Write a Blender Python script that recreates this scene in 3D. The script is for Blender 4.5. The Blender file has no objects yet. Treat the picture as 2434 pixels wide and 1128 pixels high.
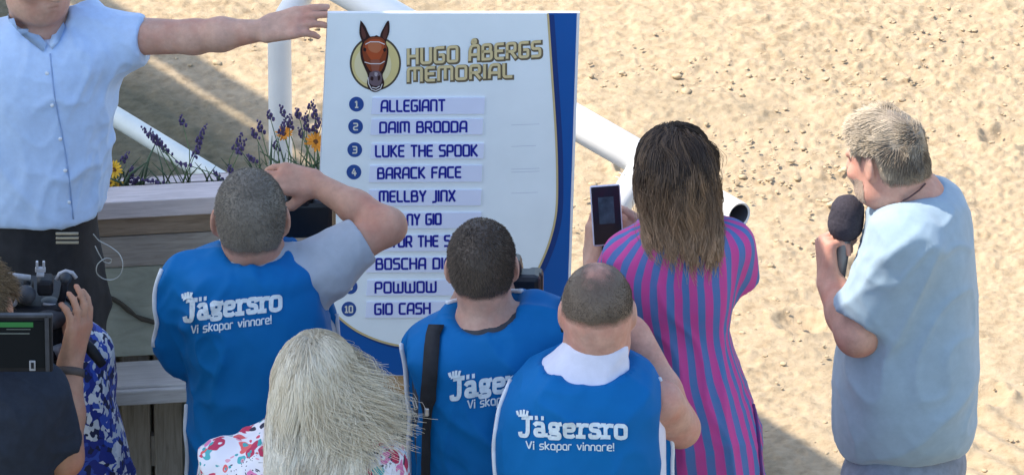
import bpy, bmesh, math, random
import numpy as np
from mathutils import Vector, Matrix
from mathutils.bvhtree import BVHTree
from mathutils.geometry import tessellate_polygon

random.seed(7)
RNG = np.random.default_rng(11)
R = math.radians
scene = bpy.context.scene
COL = scene.collection

# ------------------------------------------------------------------ camera
PITCH = R(24.0); DIST = 22.0; FPX = 1060.0 * DIST
FWD = np.array([0.0, math.cos(PITCH), -math.sin(PITCH)])
UPV = np.array([0.0, math.sin(PITCH), math.cos(PITCH)])
CAM = np.array([0.0, 0.0, 1.2]) - FWD * DIST
cd = bpy.data.cameras.new('camera'); cam = bpy.data.objects.new('camera', cd); COL.objects.link(cam)
cd.sensor_width = 36.0; cd.sensor_fit = 'HORIZONTAL'
cd.lens = 36.0 * FPX / 2434.0
cd.clip_start = 0.5; cd.clip_end = 3000
cam.location = CAM.tolist(); cam.rotation_euler = (math.pi / 2 - PITCH, 0, 0)
cd.shift_y = 0.0
scene.camera = cam

# ------------------------------------------------------------------ light
SUN_EL = R(54.8); SUN_PHI = R(0.0)           # the sun stands to the left of the scene
TRAV = np.array([math.cos(SUN_EL) * math.cos(SUN_PHI), -math.cos(SUN_EL) * math.sin(SUN_PHI), -math.sin(SUN_EL)])
sd = bpy.data.lights.new('sun', 'SUN'); sun = bpy.data.objects.new('sun', sd); COL.objects.link(sun)
sd.energy = 3.1; sd.angle = R(0.3); sd.color = (1.0, 0.91, 0.78)
sun.rotation_euler = Vector((0, 0, -1)).rotation_difference(Vector(TRAV.tolist())).to_euler()
sun.location = (-12, 3, 12)
world = bpy.data.worlds.new('World'); scene.world = world; world.use_nodes = True
nt = world.node_tree; nt.nodes.clear()
sky = nt.nodes.new('ShaderNodeTexSky'); sky.sky_type = 'NISHITA'; sky.sun_disc = False
sky.sun_elevation = SUN_EL
tosun = -TRAV
sky.sun_rotation = math.atan2(tosun[0], tosun[1])
bg = nt.nodes.new('ShaderNodeBackground'); bg.inputs[1].default_value = 0.15
wo = nt.nodes.new('ShaderNodeOutputWorld')
nt.links.new(sky.outputs[0], bg.inputs[0]); nt.links.new(bg.outputs[0], wo.inputs[0])
vs = scene.view_settings
vs.view_transform = 'Standard'; vs.look = 'None'; vs.gamma = 1; vs.exposure = 1.2; vs.use_curve_mapping = False
scene.cycles.max_bounces = 6; scene.cycles.diffuse_bounces = 4; scene.cycles.use_denoising = True

# ------------------------------------------------------------------ helpers: picture measurements to metres
def ray(px, py):
    d = FWD + np.array([1.0, 0, 0]) * ((px - 1217.0) / FPX) + UPV * ((564.0 - py) / FPX)
    return d / np.linalg.norm(d)
def at_y(px, py, y):
    d = ray(px, py); return CAM + d * ((y - CAM[1]) / d[1])
def to_px(p):
    q = np.asarray(p) - CAM; d = q @ FWD; return np.array([1217 + FPX * q[0] / d, 564 - FPX * (q @ UPV) / d])
def at_z(px, py, z):
    d = ray(px, py); return CAM + d * ((z - CAM[2]) / d[2])

# ------------------------------------------------------------------ helpers: objects
def tag(o, label=None, cat=None, group=None, kind=None):
    if label: o['label'] = label
    if cat: o['category'] = cat
    if group: o['group'] = group
    if kind: o['kind'] = kind
    return o
def empty(name, loc, label, cat, group=None):
    o = bpy.data.objects.new(name, None); COL.objects.link(o); o.location = [float(v) for v in loc]
    o.empty_display_size = 0.1
    return tag(o, label, cat, group)
def np_mesh(name, V, faces, smooth=True):
    """faces: list of int arrays (n,3) / (n,4)"""
    me = bpy.data.meshes.new(name)
    V = np.asarray(V, dtype=np.float32)
    me.vertices.add(len(V)); me.vertices.foreach_set('co', V.ravel())
    loops = np.concatenate([np.asarray(f, dtype=np.int32).ravel() for f in faces])
    tot = np.concatenate([np.full(len(f), np.asarray(f).shape[1], dtype=np.int32) for f in faces])
    st = np.concatenate([[0], np.cumsum(tot)[:-1]]).astype(np.int32)
    me.loops.add(len(loops)); me.loops.foreach_set('vertex_index', loops)
    me.polygons.add(len(tot)); me.polygons.foreach_set('loop_start', st)
    try: me.polygons.foreach_set('loop_total', tot)
    except Exception: pass
    me.polygons.foreach_set('use_smooth', np.full(len(tot), smooth))
    me.update(calc_edges=True); me.validate()
    return me
def link(name, me, mat, parent=None):
    o = bpy.data.objects.new(name, me); COL.objects.link(o)
    if mat is not None: me.materials.append(mat)
    if parent is not None: o.parent = parent
    return o
class MB:
    """collects plain solids, then becomes ONE mesh object"""
    def __init__(s): s.bm = bmesh.new()
    def box(s, c, size, rot=None, bev=0.0):
        r = bmesh.ops.create_cube(s.bm, size=1.0); vs_ = r['verts']
        M = Matrix.Translation([float(v) for v in c]) @ (rot.to_4x4() if rot is not None else Matrix.Identity(4)) @ Matrix.Diagonal([float(v) for v in size] + [1.0])
        bmesh.ops.transform(s.bm, matrix=M, verts=vs_)
        if bev > 0:
            es = list({e for v in vs_ for e in v.link_edges})
            bmesh.ops.bevel(s.bm, geom=es, offset=bev, segments=2, affect='EDGES', profile=0.5)
        return s
    def tube(s, pts, rad, n=12, cap=True):
        pts = [np.asarray(p, float) for p in pts]
        if not hasattr(rad, '__len__'): rad = [rad] * len(pts)
        rings = []; prev = None
        for i, p in enumerate(pts):
            t = pts[min(i + 1, len(pts) - 1)] - pts[max(i - 1, 0)]; t = t / (np.linalg.norm(t) + 1e-9)
            if prev is None:
                a = np.array([0, 0, 1.0]) if abs(t[2]) < .9 else np.array([1.0, 0, 0])
            else: a = prev
            u = a - t * np.dot(a, t); u /= np.linalg.norm(u) + 1e-9; prev = u; v = np.cross(t, u)
            rings.append([s.bm.verts.new((p + rad[i] * (math.cos(2 * math.pi * k / n) * u + math.sin(2 * math.pi * k / n) * v)).tolist()) for k in range(n)])
        for a, b in zip(rings, rings[1:]):
            for k in range(n): s.bm.faces.new((a[k], a[(k + 1) % n], b[(k + 1) % n], b[k]))
        if cap:
            s.bm.faces.new(rings[0][::-1]); s.bm.faces.new(rings[-1])
        return s
    def ball(s, c, r, seg=12, rot=None):
        if not hasattr(r, '__len__'): r = (r, r, r)
        q = bmesh.ops.create_uvsphere(s.bm, u_segments=seg, v_segments=max(6, seg * 2 // 3), radius=1.0)
        M = Matrix.Translation([float(v) for v in c]) @ (rot.to_4x4() if rot is not None else Matrix.Identity(4)) @ Matrix.Diagonal([float(v) for v in r] + [1.0])
        bmesh.ops.transform(s.bm, matrix=M, verts=q['verts']); return s
    def poly(s, pts3):
        vs_ = [s.bm.verts.new([float(c) for c in p]) for p in pts3]
        for t in tessellate_polygon([[Vector([float(c) for c in p]) for p in pts3]]):
            s.bm.faces.new([vs_[i] for i in t])
        return s
    def slab(s, pts3, nrm, th):
        """polygon with real thickness behind it"""
        n = np.asarray(nrm, float)
        a = [s.bm.verts.new([float(c) for c in p]) for p in pts3]
        b = [s.bm.verts.new((np.asarray(p) - n * th).tolist()) for p in pts3]
        for t in tessellate_polygon([[Vector([float(c) for c in p]) for p in pts3]]):
            s.bm.faces.new([a[i] for i in t]); s.bm.faces.new([b[i] for i in reversed(t)])
        m = len(a)
        for i in range(m): s.bm.faces.new((a[i], b[i], b[(i + 1) % m], a[(i + 1) % m]))
        return s
    def build(s, name, mat, parent=None, smooth=False, recalc=True):
        if recalc: bmesh.ops.recalc_face_normals(s.bm, faces=s.bm.faces)
        me = bpy.data.meshes.new(name); s.bm.to_mesh(me); s.bm.free()
        for p in me.polygons: p.use_smooth = smooth
        return link(name, me, mat, parent)

# ------------------------------------------------------------------ helpers: noise
_T = RNG.random(4096).astype(np.float32)
def vnoise(P, f=1.0, seed=0):
    """smooth value noise, -1..1, P (n,3)"""
    Q = np.asarray(P, dtype=np.float64) * f + seed * 17.31 + 1000.0
    I = np.floor(Q).astype(np.int64); F = Q - I; F = F * F * F * (F * (F * 6 - 15) + 10)
    def h(i, j, k): return _T[((i * 73856093) ^ (j * 19349663) ^ (k * 83492791)) & 4095]
    i, j, k = I[..., 0], I[..., 1], I[..., 2]; x, y, z = F[..., 0], F[..., 1], F[..., 2]
    def lx(b, c): 
        a = h(i, j + b, k + c); return a + (h(i + 1, j + b, k + c) - a) * x
    def ly(c):
        a = lx(0, c); return a + (lx(1, c) - a) * y
    a = ly(0); r = a + (ly(1) - a) * z
    return r * 2 - 1
def fbm(P, f, oct=4, seed=0, gain=.5):
    s = 0; a = 1; t = 0
    for o in range(oct):
        s = s + a * vnoise(P, f * 2 ** o, seed + o); t += a; a *= gain
    return s / t

# ------------------------------------------------------------------ helpers: implicit surfaces (bodies, clothes)
def V3(p): return np.asarray(p, dtype=np.float64)
class Field:
    def __init__(s, lo, hi, h):
        s.lo = V3(lo); s.h = h
        n = np.ceil((V3(hi) - s.lo) / h).astype(int) + 1
        s.n = n; s.F = np.full(tuple(n), 0.08, dtype=np.float32)
        s.ax = [(s.lo[i] + h * np.arange(n[i])).astype(np.float32) for i in range(3)]
    def _sl(s, lo, hi):
        a = np.clip(np.floor((V3(lo) - s.lo) / s.h).astype(int), 0, s.n - 1)
        b = np.clip(np.ceil((V3(hi) - s.lo) / s.h).astype(int) + 1, 1, s.n)
        return tuple(slice(int(p), int(max(p + 1, q))) for p, q in zip(a, b))
    def _pts(s, sl): return s.ax[0][sl[0]][:, None, None], s.ax[1][sl[1]][None, :, None], s.ax[2][sl[2]][None, None, :]
    def _un(s, sl, d, k):
        A = s.F[sl]
        if k > 0:
            hh = np.clip(0.5 + 0.5 * (A - d) / k, 0, 1)
            s.F[sl] = A + (d - A) * hh - k * hh * (1 - hh)
        else: s.F[sl] = np.minimum(A, d)
    def rc(s, a, b, ra, rb, k=.012, cap=None, flat=None):
        """tapered limb from a to b; cap = slice off past b; flat=(axis, ratio): squeezed along a direction"""
        a, b = V3(a), V3(b); m = .05 + max(ra, rb)
        sl = s._sl(np.minimum(a, b) - m, np.maximum(a, b) + m); X, Y, Z = s._pts(sl)
        ab = b - a; L2 = max(float(ab @ ab), 1e-9)
        px, py, pz = X - a[0], Y - a[1], Z - a[2]
        t = np.clip((px * ab[0] + py * ab[1] + pz * ab[2]) / L2, 0, 1)
        qx, qy, qz = px - t * ab[0], py - t * ab[1], pz - t * ab[2]
        d2 = qx * qx + qy * qy + qz * qz
        if flat is not None:
            ax, ra_ = V3(flat[0]), flat[1]; ax = ax / np.linalg.norm(ax)
            w = qx * ax[0] + qy * ax[1] + qz * ax[2]
            d2 = d2 + w * w * (1 / ra_ ** 2 - 1)
        d = np.sqrt(d2) - (ra + (rb - ra) * t)
        if cap is not None:
            u = ab / math.sqrt(L2); d = np.maximum(d, (X - b[0]) * u[0] + (Y - b[1]) * u[1] + (Z - b[2]) * u[2] - cap)
        s._un(sl, d.astype(np.float32), k)
    def ell(s, c, r, M=None, k=.012, sub=False):
        c, r = V3(c), V3(r); m = .05 + float(r.max())
        sl = s._sl(c - m, c + m); X, Y, Z = s._pts(sl)
        x, y, z = X - c[0], Y - c[1], Z - c[2]
        if M is None: M = np.eye(3)
        q = [(x * M[i][0] + y * M[i][1] + z * M[i][2]) for i in range(3)]
        k0 = np.sqrt(sum((q[i] / r[i]) ** 2 for i in range(3))); k1 = np.sqrt(sum((q[i] / r[i] ** 2) ** 2 for i in range(3)))
        d = k0 * (k0 - 1) / np.maximum(k1, 1e-6)
        if sub:
            A = s.F[sl]; hh = np.clip(0.5 - 0.5 * (A + d) / max(k, 1e-5), 0, 1)
            s.F[sl] = A + (-d - A) * hh + k * hh * (1 - hh)
        else: s._un(sl, d.astype(np.float32), k)
    def loft(s, secs, e=2.3, k=.02, grow=0.0):
        """secs: rows (z, cx, cy, a, b)"""
        S = np.array(sorted(secs), dtype=np.float64); z0, z1 = S[0, 0], S[-1, 0]
        am, bm_ = S[:, 3].max() + .07, S[:, 4].max() + .07
        sl = s._sl((S[:, 1].min() - am, S[:, 2].min() - bm_, z0 - .05), (S[:, 1].max() + am, S[:, 2].max() + bm_, z1 + .05)); X, Y, Z = s._pts(sl)
        z = Z[0, 0]; g = lambda i: _smooth(S[:, 0], S[:, i], z)[None, None, :]
        cx, cy, a, b = g(1), g(2), g(3) + grow, g(4) + grow
        a = np.maximum(a, .004); b = np.maximum(b, .004)
        r = (np.abs((X - cx) / a) ** e + np.abs((Y - cy) / b) ** e) ** (1 / e)
        d = (r - 1) * np.minimum(a, b)
        d = np.maximum(d, np.maximum(z0 - Z, Z - z1))
        s._un(sl, d.astype(np.float32), k)
    def cut(s, p, n, soft=0.0):
        p, n = V3(p), V3(n); n = n / np.linalg.norm(n)
        X, Y, Z = s.ax[0][:, None, None], s.ax[1][None, :, None], s.ax[2][None, None, :]
        s.F = np.maximum(s.F, ((X - p[0]) * n[0] + (Y - p[1]) * n[1] + (Z - p[2]) * n[2]).astype(np.float32))
    def mesh(s, smooth=1):
        V, Q = nets(s.F, s.lo, s.h)
        for _ in range(smooth): V = relax(V, Q, .5)
        return V, Q
def _smooth(xs, ys, x):
    """monotone-ish cubic through the sections"""
    if len(xs) < 3: return np.interp(x, xs, ys)
    d = np.gradient(ys, xs); i = np.clip(np.searchsorted(xs, x) - 1, 0, len(xs) - 2)
    h = xs[i + 1] - xs[i]; t = np.clip((x - xs[i]) / h, 0, 1)
    return ((2 * t ** 3 - 3 * t ** 2 + 1) * ys[i] + (t ** 3 - 2 * t ** 2 + t) * h * d[i] + (-2 * t ** 3 + 3 * t ** 2) * ys[i + 1] + (t ** 3 - t ** 2) * h * d[i + 1])
def nets(F, o, h):
    F = F.copy(); F[0] = F[-1] = .05; F[:, 0] = F[:, -1] = .05; F[:, :, 0] = F[:, :, -1] = .05
    S = F < 0
    c = np.zeros(tuple(np.array(S.shape) - 1), dtype=np.int8)
    offs = [(i, j, k) for i in (0, 1) for j in (0, 1) for k in (0, 1)]
    n = S.shape
    for (i, j, k) in offs: c += S[i:n[0] - 1 + i, j:n[1] - 1 + j, k:n[2] - 1 + k]
    I, J, K = np.nonzero((c > 0) & (c < 8))
    idx = np.full(c.shape, -1, dtype=np.int32); idx[I, J, K] = np.arange(len(I))
    val = {of: F[I + of[0], J + of[1], K + of[2]].astype(np.float64) for of in offs}
    acc = np.zeros((len(I), 3)); cnt = np.zeros(len(I))
    for a in offs:
        for axis in range(3):
            if a[axis] == 1: continue
            b = list(a); b[axis] = 1; b = tuple(b)
            va, vb = val[a], val[b]; m = (va < 0) != (vb < 0)
            t = np.where(m, va / np.where(m, va - vb, 1), 0)
            p = np.array(a, float)[None, :].repeat(len(I), 0); p[:, axis] += t
            acc += p * m[:, None]; cnt += m
    V = np.stack([I, J, K], 1) + acc / cnt[:, None]; V = V * h + o
    quads = []
    for axis in range(3):
        sl0 = [slice(1, -1)] * 3; sl1 = [slice(1, -1)] * 3
        sl0[axis] = slice(0, -1); sl1[axis] = slice(1, None)
        A, B = S[tuple(sl0)], S[tuple(sl1)]
        E = np.array(np.nonzero(A != B)).T
        if len(E) == 0: continue
        inside = A[tuple(E.T)]
        off = np.ones(3, int); off[axis] = 0
        E = E + off
        u, v = [(1, 2), (2, 0), (0, 1)][axis]
        def cell(du, dv):
            q = E.copy(); q[:, u] -= du; q[:, v] -= dv; return idx[q[:, 0], q[:, 1], q[:, 2]]
        q = np.stack([cell(1, 1), cell(0, 1), cell(0, 0), cell(1, 0)], 1)
        q[~inside] = q[~inside][:, ::-1]
        quads.append(q)
    Q = np.concatenate(quads); Q = Q[(Q >= 0).all(1)]
    return V, Q
def relax(V, Q, w=.5):
    n = len(V); acc = np.zeros((n, 3)); cnt = np.zeros(n)
    for a, b in ((0, 1), (1, 2), (2, 3), (3, 0)):
        i, j = Q[:, a], Q[:, b]
        for ax in range(3):
            acc[:, ax] += np.bincount(i, V[j, ax], n) + np.bincount(j, V[i, ax], n)
        cnt += np.bincount(i, minlength=n) + np.bincount(j, minlength=n)
    return V * (1 - w) + w * acc / np.maximum(cnt, 1)[:, None]
def normals(V, Q):
    a = np.cross(V[Q[:, 2]] - V[Q[:, 0]], V[Q[:, 3]] - V[Q[:, 1]])
    N = np.zeros_like(V)
    for c in range(4):
        for ax in range(3): N[:, ax] += np.bincount(Q[:, c], a[:, ax], len(V))
    return N / np.maximum(np.linalg.norm(N, axis=1), 1e-9)[:, None]
def folds(V, Q, amp, f=(9, 9, 4), seed=0, sharp=1.6, dirv=None, bias=0.0):
    """cloth creases: ridged noise, longer along one direction"""
    N = normals(V, Q); P = V * np.array(f)
    if dirv is not None:   # rotate in the xz plane so that creases run along a slant
        a = dirv; X = V[:, 0] * math.cos(a) + V[:, 2] * math.sin(a); Z = -V[:, 0] * math.sin(a) + V[:, 2] * math.cos(a)
        P = np.stack([X * f[0], V[:, 1] * f[1], Z * f[2]], 1)
    P = P + .35 * np.stack([vnoise(V, 6, seed + 3), vnoise(V, 6, seed + 4), vnoise(V, 6, seed + 5)], 1)
    r = 1 - np.abs(vnoise(P, 1.0, seed)); r2 = 1 - np.abs(vnoise(P, 2.1, seed + 1))
    d = (r ** (2 * sharp) - .35) + .45 * (r2 ** (2 * sharp) - .35)
    msk = np.clip(.55 + .8 * vnoise(V, 3.2, seed + 7), 0.1, 1)
    return V + N * (1.6 * amp * (d * msk + bias))[:, None]

# ------------------------------------------------------------------ materials
def nodes(m):
    m.use_nodes = True; t = m.node_tree; t.nodes.clear()
    o = t.nodes.new('ShaderNodeOutputMaterial'); b = t.nodes.new('ShaderNodeBsdfPrincipled')
    t.links.new(b.outputs[0], o.inputs[0]); return t, b
def NN(t, ty, **kw):
    n = t.nodes.new(ty)
    for k, v in kw.items():
        if k.startswith('_'): setattr(n, k[1:], v)
        else: n.inputs[k.replace('__', ' ')].default_value = v
    return n
def ramp(t, src, stops, interp='LINEAR'):
    r = t.nodes.new('ShaderNodeValToRGB'); r.color_ramp.interpolation = interp
    e = r.color_ramp.elements
    while len(e) < len(stops): e.new(0.5)
    for el, (p, c) in zip(e, stops): el.position = p; el.color = (c[0], c[1], c[2], 1)
    t.links.new(src, r.inputs[0]); return r.outputs[0]
def coord(t, scale=(1, 1, 1), kind='Object'):
    c = t.nodes.new('ShaderNodeTexCoord'); m = t.nodes.new('ShaderNodeMapping'); m.inputs['Scale'].default_value = scale
    t.links.new(c.outputs[kind], m.inputs[0]); return m.outputs[0]
def noise(t, co, scale, detail=4, rough=.5, dist=0.0):
    n = t.nodes.new('ShaderNodeTexNoise'); n.inputs['Scale'].default_value = scale; n.inputs['Detail'].default_value = detail
    n.inputs['Roughness'].default_value = rough; n.inputs['Distortion'].default_value = dist
    t.links.new(co, n.inputs['Vector']); return n.outputs[0]
def bump(t, b, src, strength, dist):
    n = t.nodes.new('ShaderNodeBump'); n.inputs['Strength'].default_value = strength; n.inputs['Distance'].default_value = dist
    t.links.new(src, n.inputs['Height']); t.links.new(n.outputs[0], b.inputs['Normal']); return n
def mixc(t, fac, a, b, mode='MIX'):
    m = t.nodes.new('ShaderNodeMix'); m.data_type = 'RGBA'; m.blend_type = mode
    for s, v in ((m.inputs[0], fac), (m.inputs[6], a), (m.inputs[7], b)):
        if hasattr(v, 'links') or hasattr(v, 'is_linked'): t.links.new(v, s)
        elif hasattr(v, '__len__'): s.default_value = (v[0], v[1], v[2], 1)
        else: s.default_value = v
    return m.outputs[2]
def simple(name, c, rough=.6, var=.12, vs_=30, bs=0.0, bscale=300, bdist=.001, spec=.4, sheen=0.0, stretch=(1, 1, 1), metal=0.0):
    m = bpy.data.materials.new(name); t, b = nodes(m); co = coord(t, stretch)
    n = noise(t, co, vs_, 5, .6)
    lo = [x * (1 - var) for x in c]; hi = [min(1, x * (1 + var)) for x in c]
    t.links.new(ramp(t, n, [(.3, lo), (.7, hi)]), b.inputs['Base Color'])
    b.inputs['Roughness'].default_value = rough; b.inputs['Specular IOR Level'].default_value = spec; b.inputs['Metallic'].default_value = metal
    if sheen: b.inputs['Sheen Weight'].default_value = sheen
    if bs: bump(t, b, noise(t, co, bscale, 3, .6), bs, bdist)
    return m
def skin(name, c, red=(.5, .16, .1)):
    m = bpy.data.materials.new(name); t, b = nodes(m); co = coord(t)
    n = noise(t, co, 30, 6, .7); n2 = noise(t, co, 11, 4, .6)
    base = ramp(t, n, [(.3, [x * .78 for x in c]), (.7, [min(1, x * 1.12) for x in c])])
    fac = ramp(t, n2, [(.42, (0, 0, 0)), (.72, (.5, .5, .5))])
    t.links.new(mixc(t, fac, base, red), b.inputs['Base Color'])
    b.inputs['Roughness'].default_value = .58; b.inputs['Specular IOR Level'].default_value = .28
    b.inputs['Subsurface Weight'].default_value = .12; b.inputs['Subsurface Radius'].default_value = (.012, .004, .002); b.inputs['Subsurface Scale'].default_value = .6
    bump(t, b, noise(t, co, 260, 3, .6), .25, .0006)
    return m
def hairmat(name, lo, hi, rough=.45):
    m = bpy.data.materials.new(name); t, b = nodes(m)
    a = t.nodes.new('ShaderNodeAttribute'); a.attribute_name = 'tone'
    t.links.new(ramp(t, a.outputs['Fac'], [(0.0, lo), (1.0, hi)]), b.inputs['Base Color'])
    b.inputs['Roughness'].default_value = rough; b.inputs['Specular IOR Level'].default_value = .4
    # thin hair lets the scalp show between the strands
    c = t.nodes.new('ShaderNodeAttribute'); c.attribute_name = 'thin'; tr = t.nodes.new('ShaderNodeBsdfTransparent'); mx = t.nodes.new('ShaderNodeMixShader')
    n = noise(t, coord(t), 420, 2, .5); ad = t.nodes.new('ShaderNodeMath'); ad.operation = 'MULTIPLY_ADD'; t.links.new(n, ad.inputs[0]); ad.inputs[1].default_value = .5; ad.inputs[2].default_value = -.25
    a2 = t.nodes.new('ShaderNodeMath'); a2.operation = 'ADD'; a2.use_clamp = True; t.links.new(c.outputs['Fac'], a2.inputs[0]); t.links.new(ad.outputs[0], a2.inputs[1])
    a3 = t.nodes.new('ShaderNodeMath'); a3.operation = 'GREATER_THAN'; t.links.new(c.outputs['Fac'], a3.inputs[0]); a3.inputs[1].default_value = .001
    a4 = t.nodes.new('ShaderNodeMath'); a4.operation = 'MULTIPLY'; t.links.new(a2.outputs[0], a4.inputs[0]); t.links.new(a3.outputs[0], a4.inputs[1])
    t.links.new(a4.outputs[0], mx.inputs[0]); t.links.new(b.outputs[0], mx.inputs[1]); t.links.new(tr.outputs[0], mx.inputs[2])
    t.links.new(mx.outputs[0], [q for q in t.nodes if q.type == 'OUTPUT_MATERIAL'][0].inputs[0])
    return m

# ================================================================== THE SETTING
A_RAIL, B_RAIL = at_z(888, 15, 1.1), at_z(1757, 512, 1.1)
RD = (B_RAIL - A_RAIL) / np.linalg.norm(B_RAIL - A_RAIL)      # along the rail, towards the right and the camera
RN = np.array([-RD[1], RD[0], 0.0]);                          # across it, towards the track
if RN[1] < 0: RN = -RN
EDGE_P = at_z(1085, 600, 0.0)                                  # a point on the edge of the broad shade
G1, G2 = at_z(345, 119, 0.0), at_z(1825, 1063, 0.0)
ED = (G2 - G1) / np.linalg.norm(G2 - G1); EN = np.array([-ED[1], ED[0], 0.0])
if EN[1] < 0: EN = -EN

def make_ground():
    def axis(lo, hi, step, far):
        c = np.arange(lo, hi + step / 2, step); g = []; s = step * 1.6; x = hi
        while x < far: x += s; g.append(x); s *= 1.32
        l = []; s = step * 1.6; x = lo
        while x > -far: x -= s; l.append(x); s *= 1.32
        return np.array(l[::-1] + list(c) + g)
    xs = axis(-1.45, 1.5, .0052, 900); ys = axis(1.15, 4.25, .0066, 900)
    X, Y = np.meshgrid(xs, ys, indexing='ij'); P = np.stack([X.ravel(), Y.ravel(), np.zeros(X.size)], 1)
    w = np.clip(1 - (np.maximum(np.abs(P[:, 0]) - 1.5, 0) / 2.0), 0, 1) * np.clip(1 - np.maximum(np.abs(P[:, 1] - 2.7) - 1.6, 0) / 2.0, 0, 1)
    rough = np.clip(.62 + .75 * vnoise(P * np.array([1, .7, 1]), 1.3, 5), .22, 1.15)
    Q = P.copy(); a = -.55; Q[:, 0] = P[:, 0] * math.cos(a) - P[:, 1] * math.sin(a); Q[:, 1] = (P[:, 0] * math.sin(a) + P[:, 1] * math.cos(a)) * 2.2
    h = .020 * fbm(P, 3.0, 2, 21)
    al = P[:, :2] @ RD[:2]; ac = P[:, :2] @ RN[:2]                                  # harrow lines run along the rail, broken up
    hw = np.clip(.2 + 1.6 * vnoise(np.stack([al * .6, ac * 1.4, 0 * al], 1), 1.2, 81), 0, 1)
    h += .0060 * hw * np.sin((ac + .03 * vnoise(P, 2.0, 82)) * 2 * math.pi / .085) 
    rgh = np.random.default_rng(8)
    for _ in range(26):                                                             # hoof prints
        cx, cy = rgh.uniform(-1.3, 1.4), rgh.uniform(1.3, 4.1); dd = np.sqrt(((P[:, 0] - cx) / .058) ** 2 + ((P[:, 1] - cy) / .066) ** 2)
        h += np.where(dd < 2.2, -.018 * np.exp(-dd ** 4) + .010 * np.exp(-((dd - 1.25) / .25) ** 2) * (1 + vnoise(P, 40, 83)), 0)
    n1 = vnoise(P, 21, 31); n2 = vnoise(P, 44, 32); n3 = vnoise(P, 76, 33)
    h += rough * 1.15 * (.0075 * np.maximum(n1, -.2) ** 1 + .007 * np.maximum(n2 - .05, 0) + .0062 * np.maximum(n3, -.1))
    cl = np.maximum(vnoise(P, 30, 41) - .55, 0) * 2.2
    cs = np.clip(cl * 2.2, 0, 1); h += rough * .010 * cs * cs * (3 - 2 * cs) * np.clip(vnoise(P, 2.3, 42) + .35, 0, 1)
    h += rough * (.0055 * np.maximum(vnoise(P, 62, 34), 0) + .0050 * np.maximum(vnoise(P, 98, 35), 0))
    h += .006 * (1 - np.abs(vnoise(Q, 5.5, 51))) ** 6 * rough
    P[:, 2] = h * w
    nx, ny = len(xs), len(ys); I = np.arange(nx * ny).reshape(nx, ny)
    F = np.stack([I[:-1, :-1].ravel(), I[1:, :-1].ravel(), I[1:, 1:].ravel(), I[:-1, 1:].ravel()], 1)
    me = np_mesh('ground', P, [F], True)
    m = bpy.data.materials.new('track_sand'); t, b = nodes(m); co = coord(t)
    n = noise(t, co, 26, 6, .65); n2 = noise(t, co, 1.6, 3, .5); n3 = noise(t, co, 130, 3, .6)
    sand = ramp(t, n, [(.30, (.275, .20, .12)), (.47, (.425, .325, .205)), (.72, (.54, .425, .285))])
    sand = mixc(t, ramp(t, n2, [(.35, (0, 0, 0)), (.7, (.5, .5, .5))]), sand, (.51, .395, .26))
    sand = mixc(t, ramp(t, n3, [(.22, (.55, .55, .55)), (.34, (0, 0, 0))]), sand, (.24, .16, .09))
    # greenish verge soil, also darkened to paint deeper shade inside the shadow edge
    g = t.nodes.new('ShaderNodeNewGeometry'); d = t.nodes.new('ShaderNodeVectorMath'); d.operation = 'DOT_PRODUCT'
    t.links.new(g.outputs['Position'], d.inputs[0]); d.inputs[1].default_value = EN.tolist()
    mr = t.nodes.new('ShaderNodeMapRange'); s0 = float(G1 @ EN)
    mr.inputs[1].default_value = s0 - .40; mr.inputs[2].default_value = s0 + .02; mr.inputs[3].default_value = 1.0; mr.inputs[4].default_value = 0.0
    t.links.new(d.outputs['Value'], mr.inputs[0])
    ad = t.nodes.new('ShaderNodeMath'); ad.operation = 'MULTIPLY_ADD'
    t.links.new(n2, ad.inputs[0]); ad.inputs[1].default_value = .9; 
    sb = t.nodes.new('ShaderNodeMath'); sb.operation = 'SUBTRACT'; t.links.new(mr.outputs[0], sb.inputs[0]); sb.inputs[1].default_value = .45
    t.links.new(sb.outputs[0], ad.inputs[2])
    earth_shade = ramp(t, n, [(.3, (.09, .086, .055)), (.7, (.185, .165, .108))])
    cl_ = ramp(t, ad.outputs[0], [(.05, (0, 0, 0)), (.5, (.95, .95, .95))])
    t.links.new(mixc(t, cl_, sand, earth_shade), b.inputs['Base Color'])
    b.inputs['Roughness'].default_value = .95; b.inputs['Specular IOR Level'].default_value = .15
    bump(t, b, noise(t, co, 150, 5, .75), .8, .005)
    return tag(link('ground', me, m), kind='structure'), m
ground, M_sand = make_ground()

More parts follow.
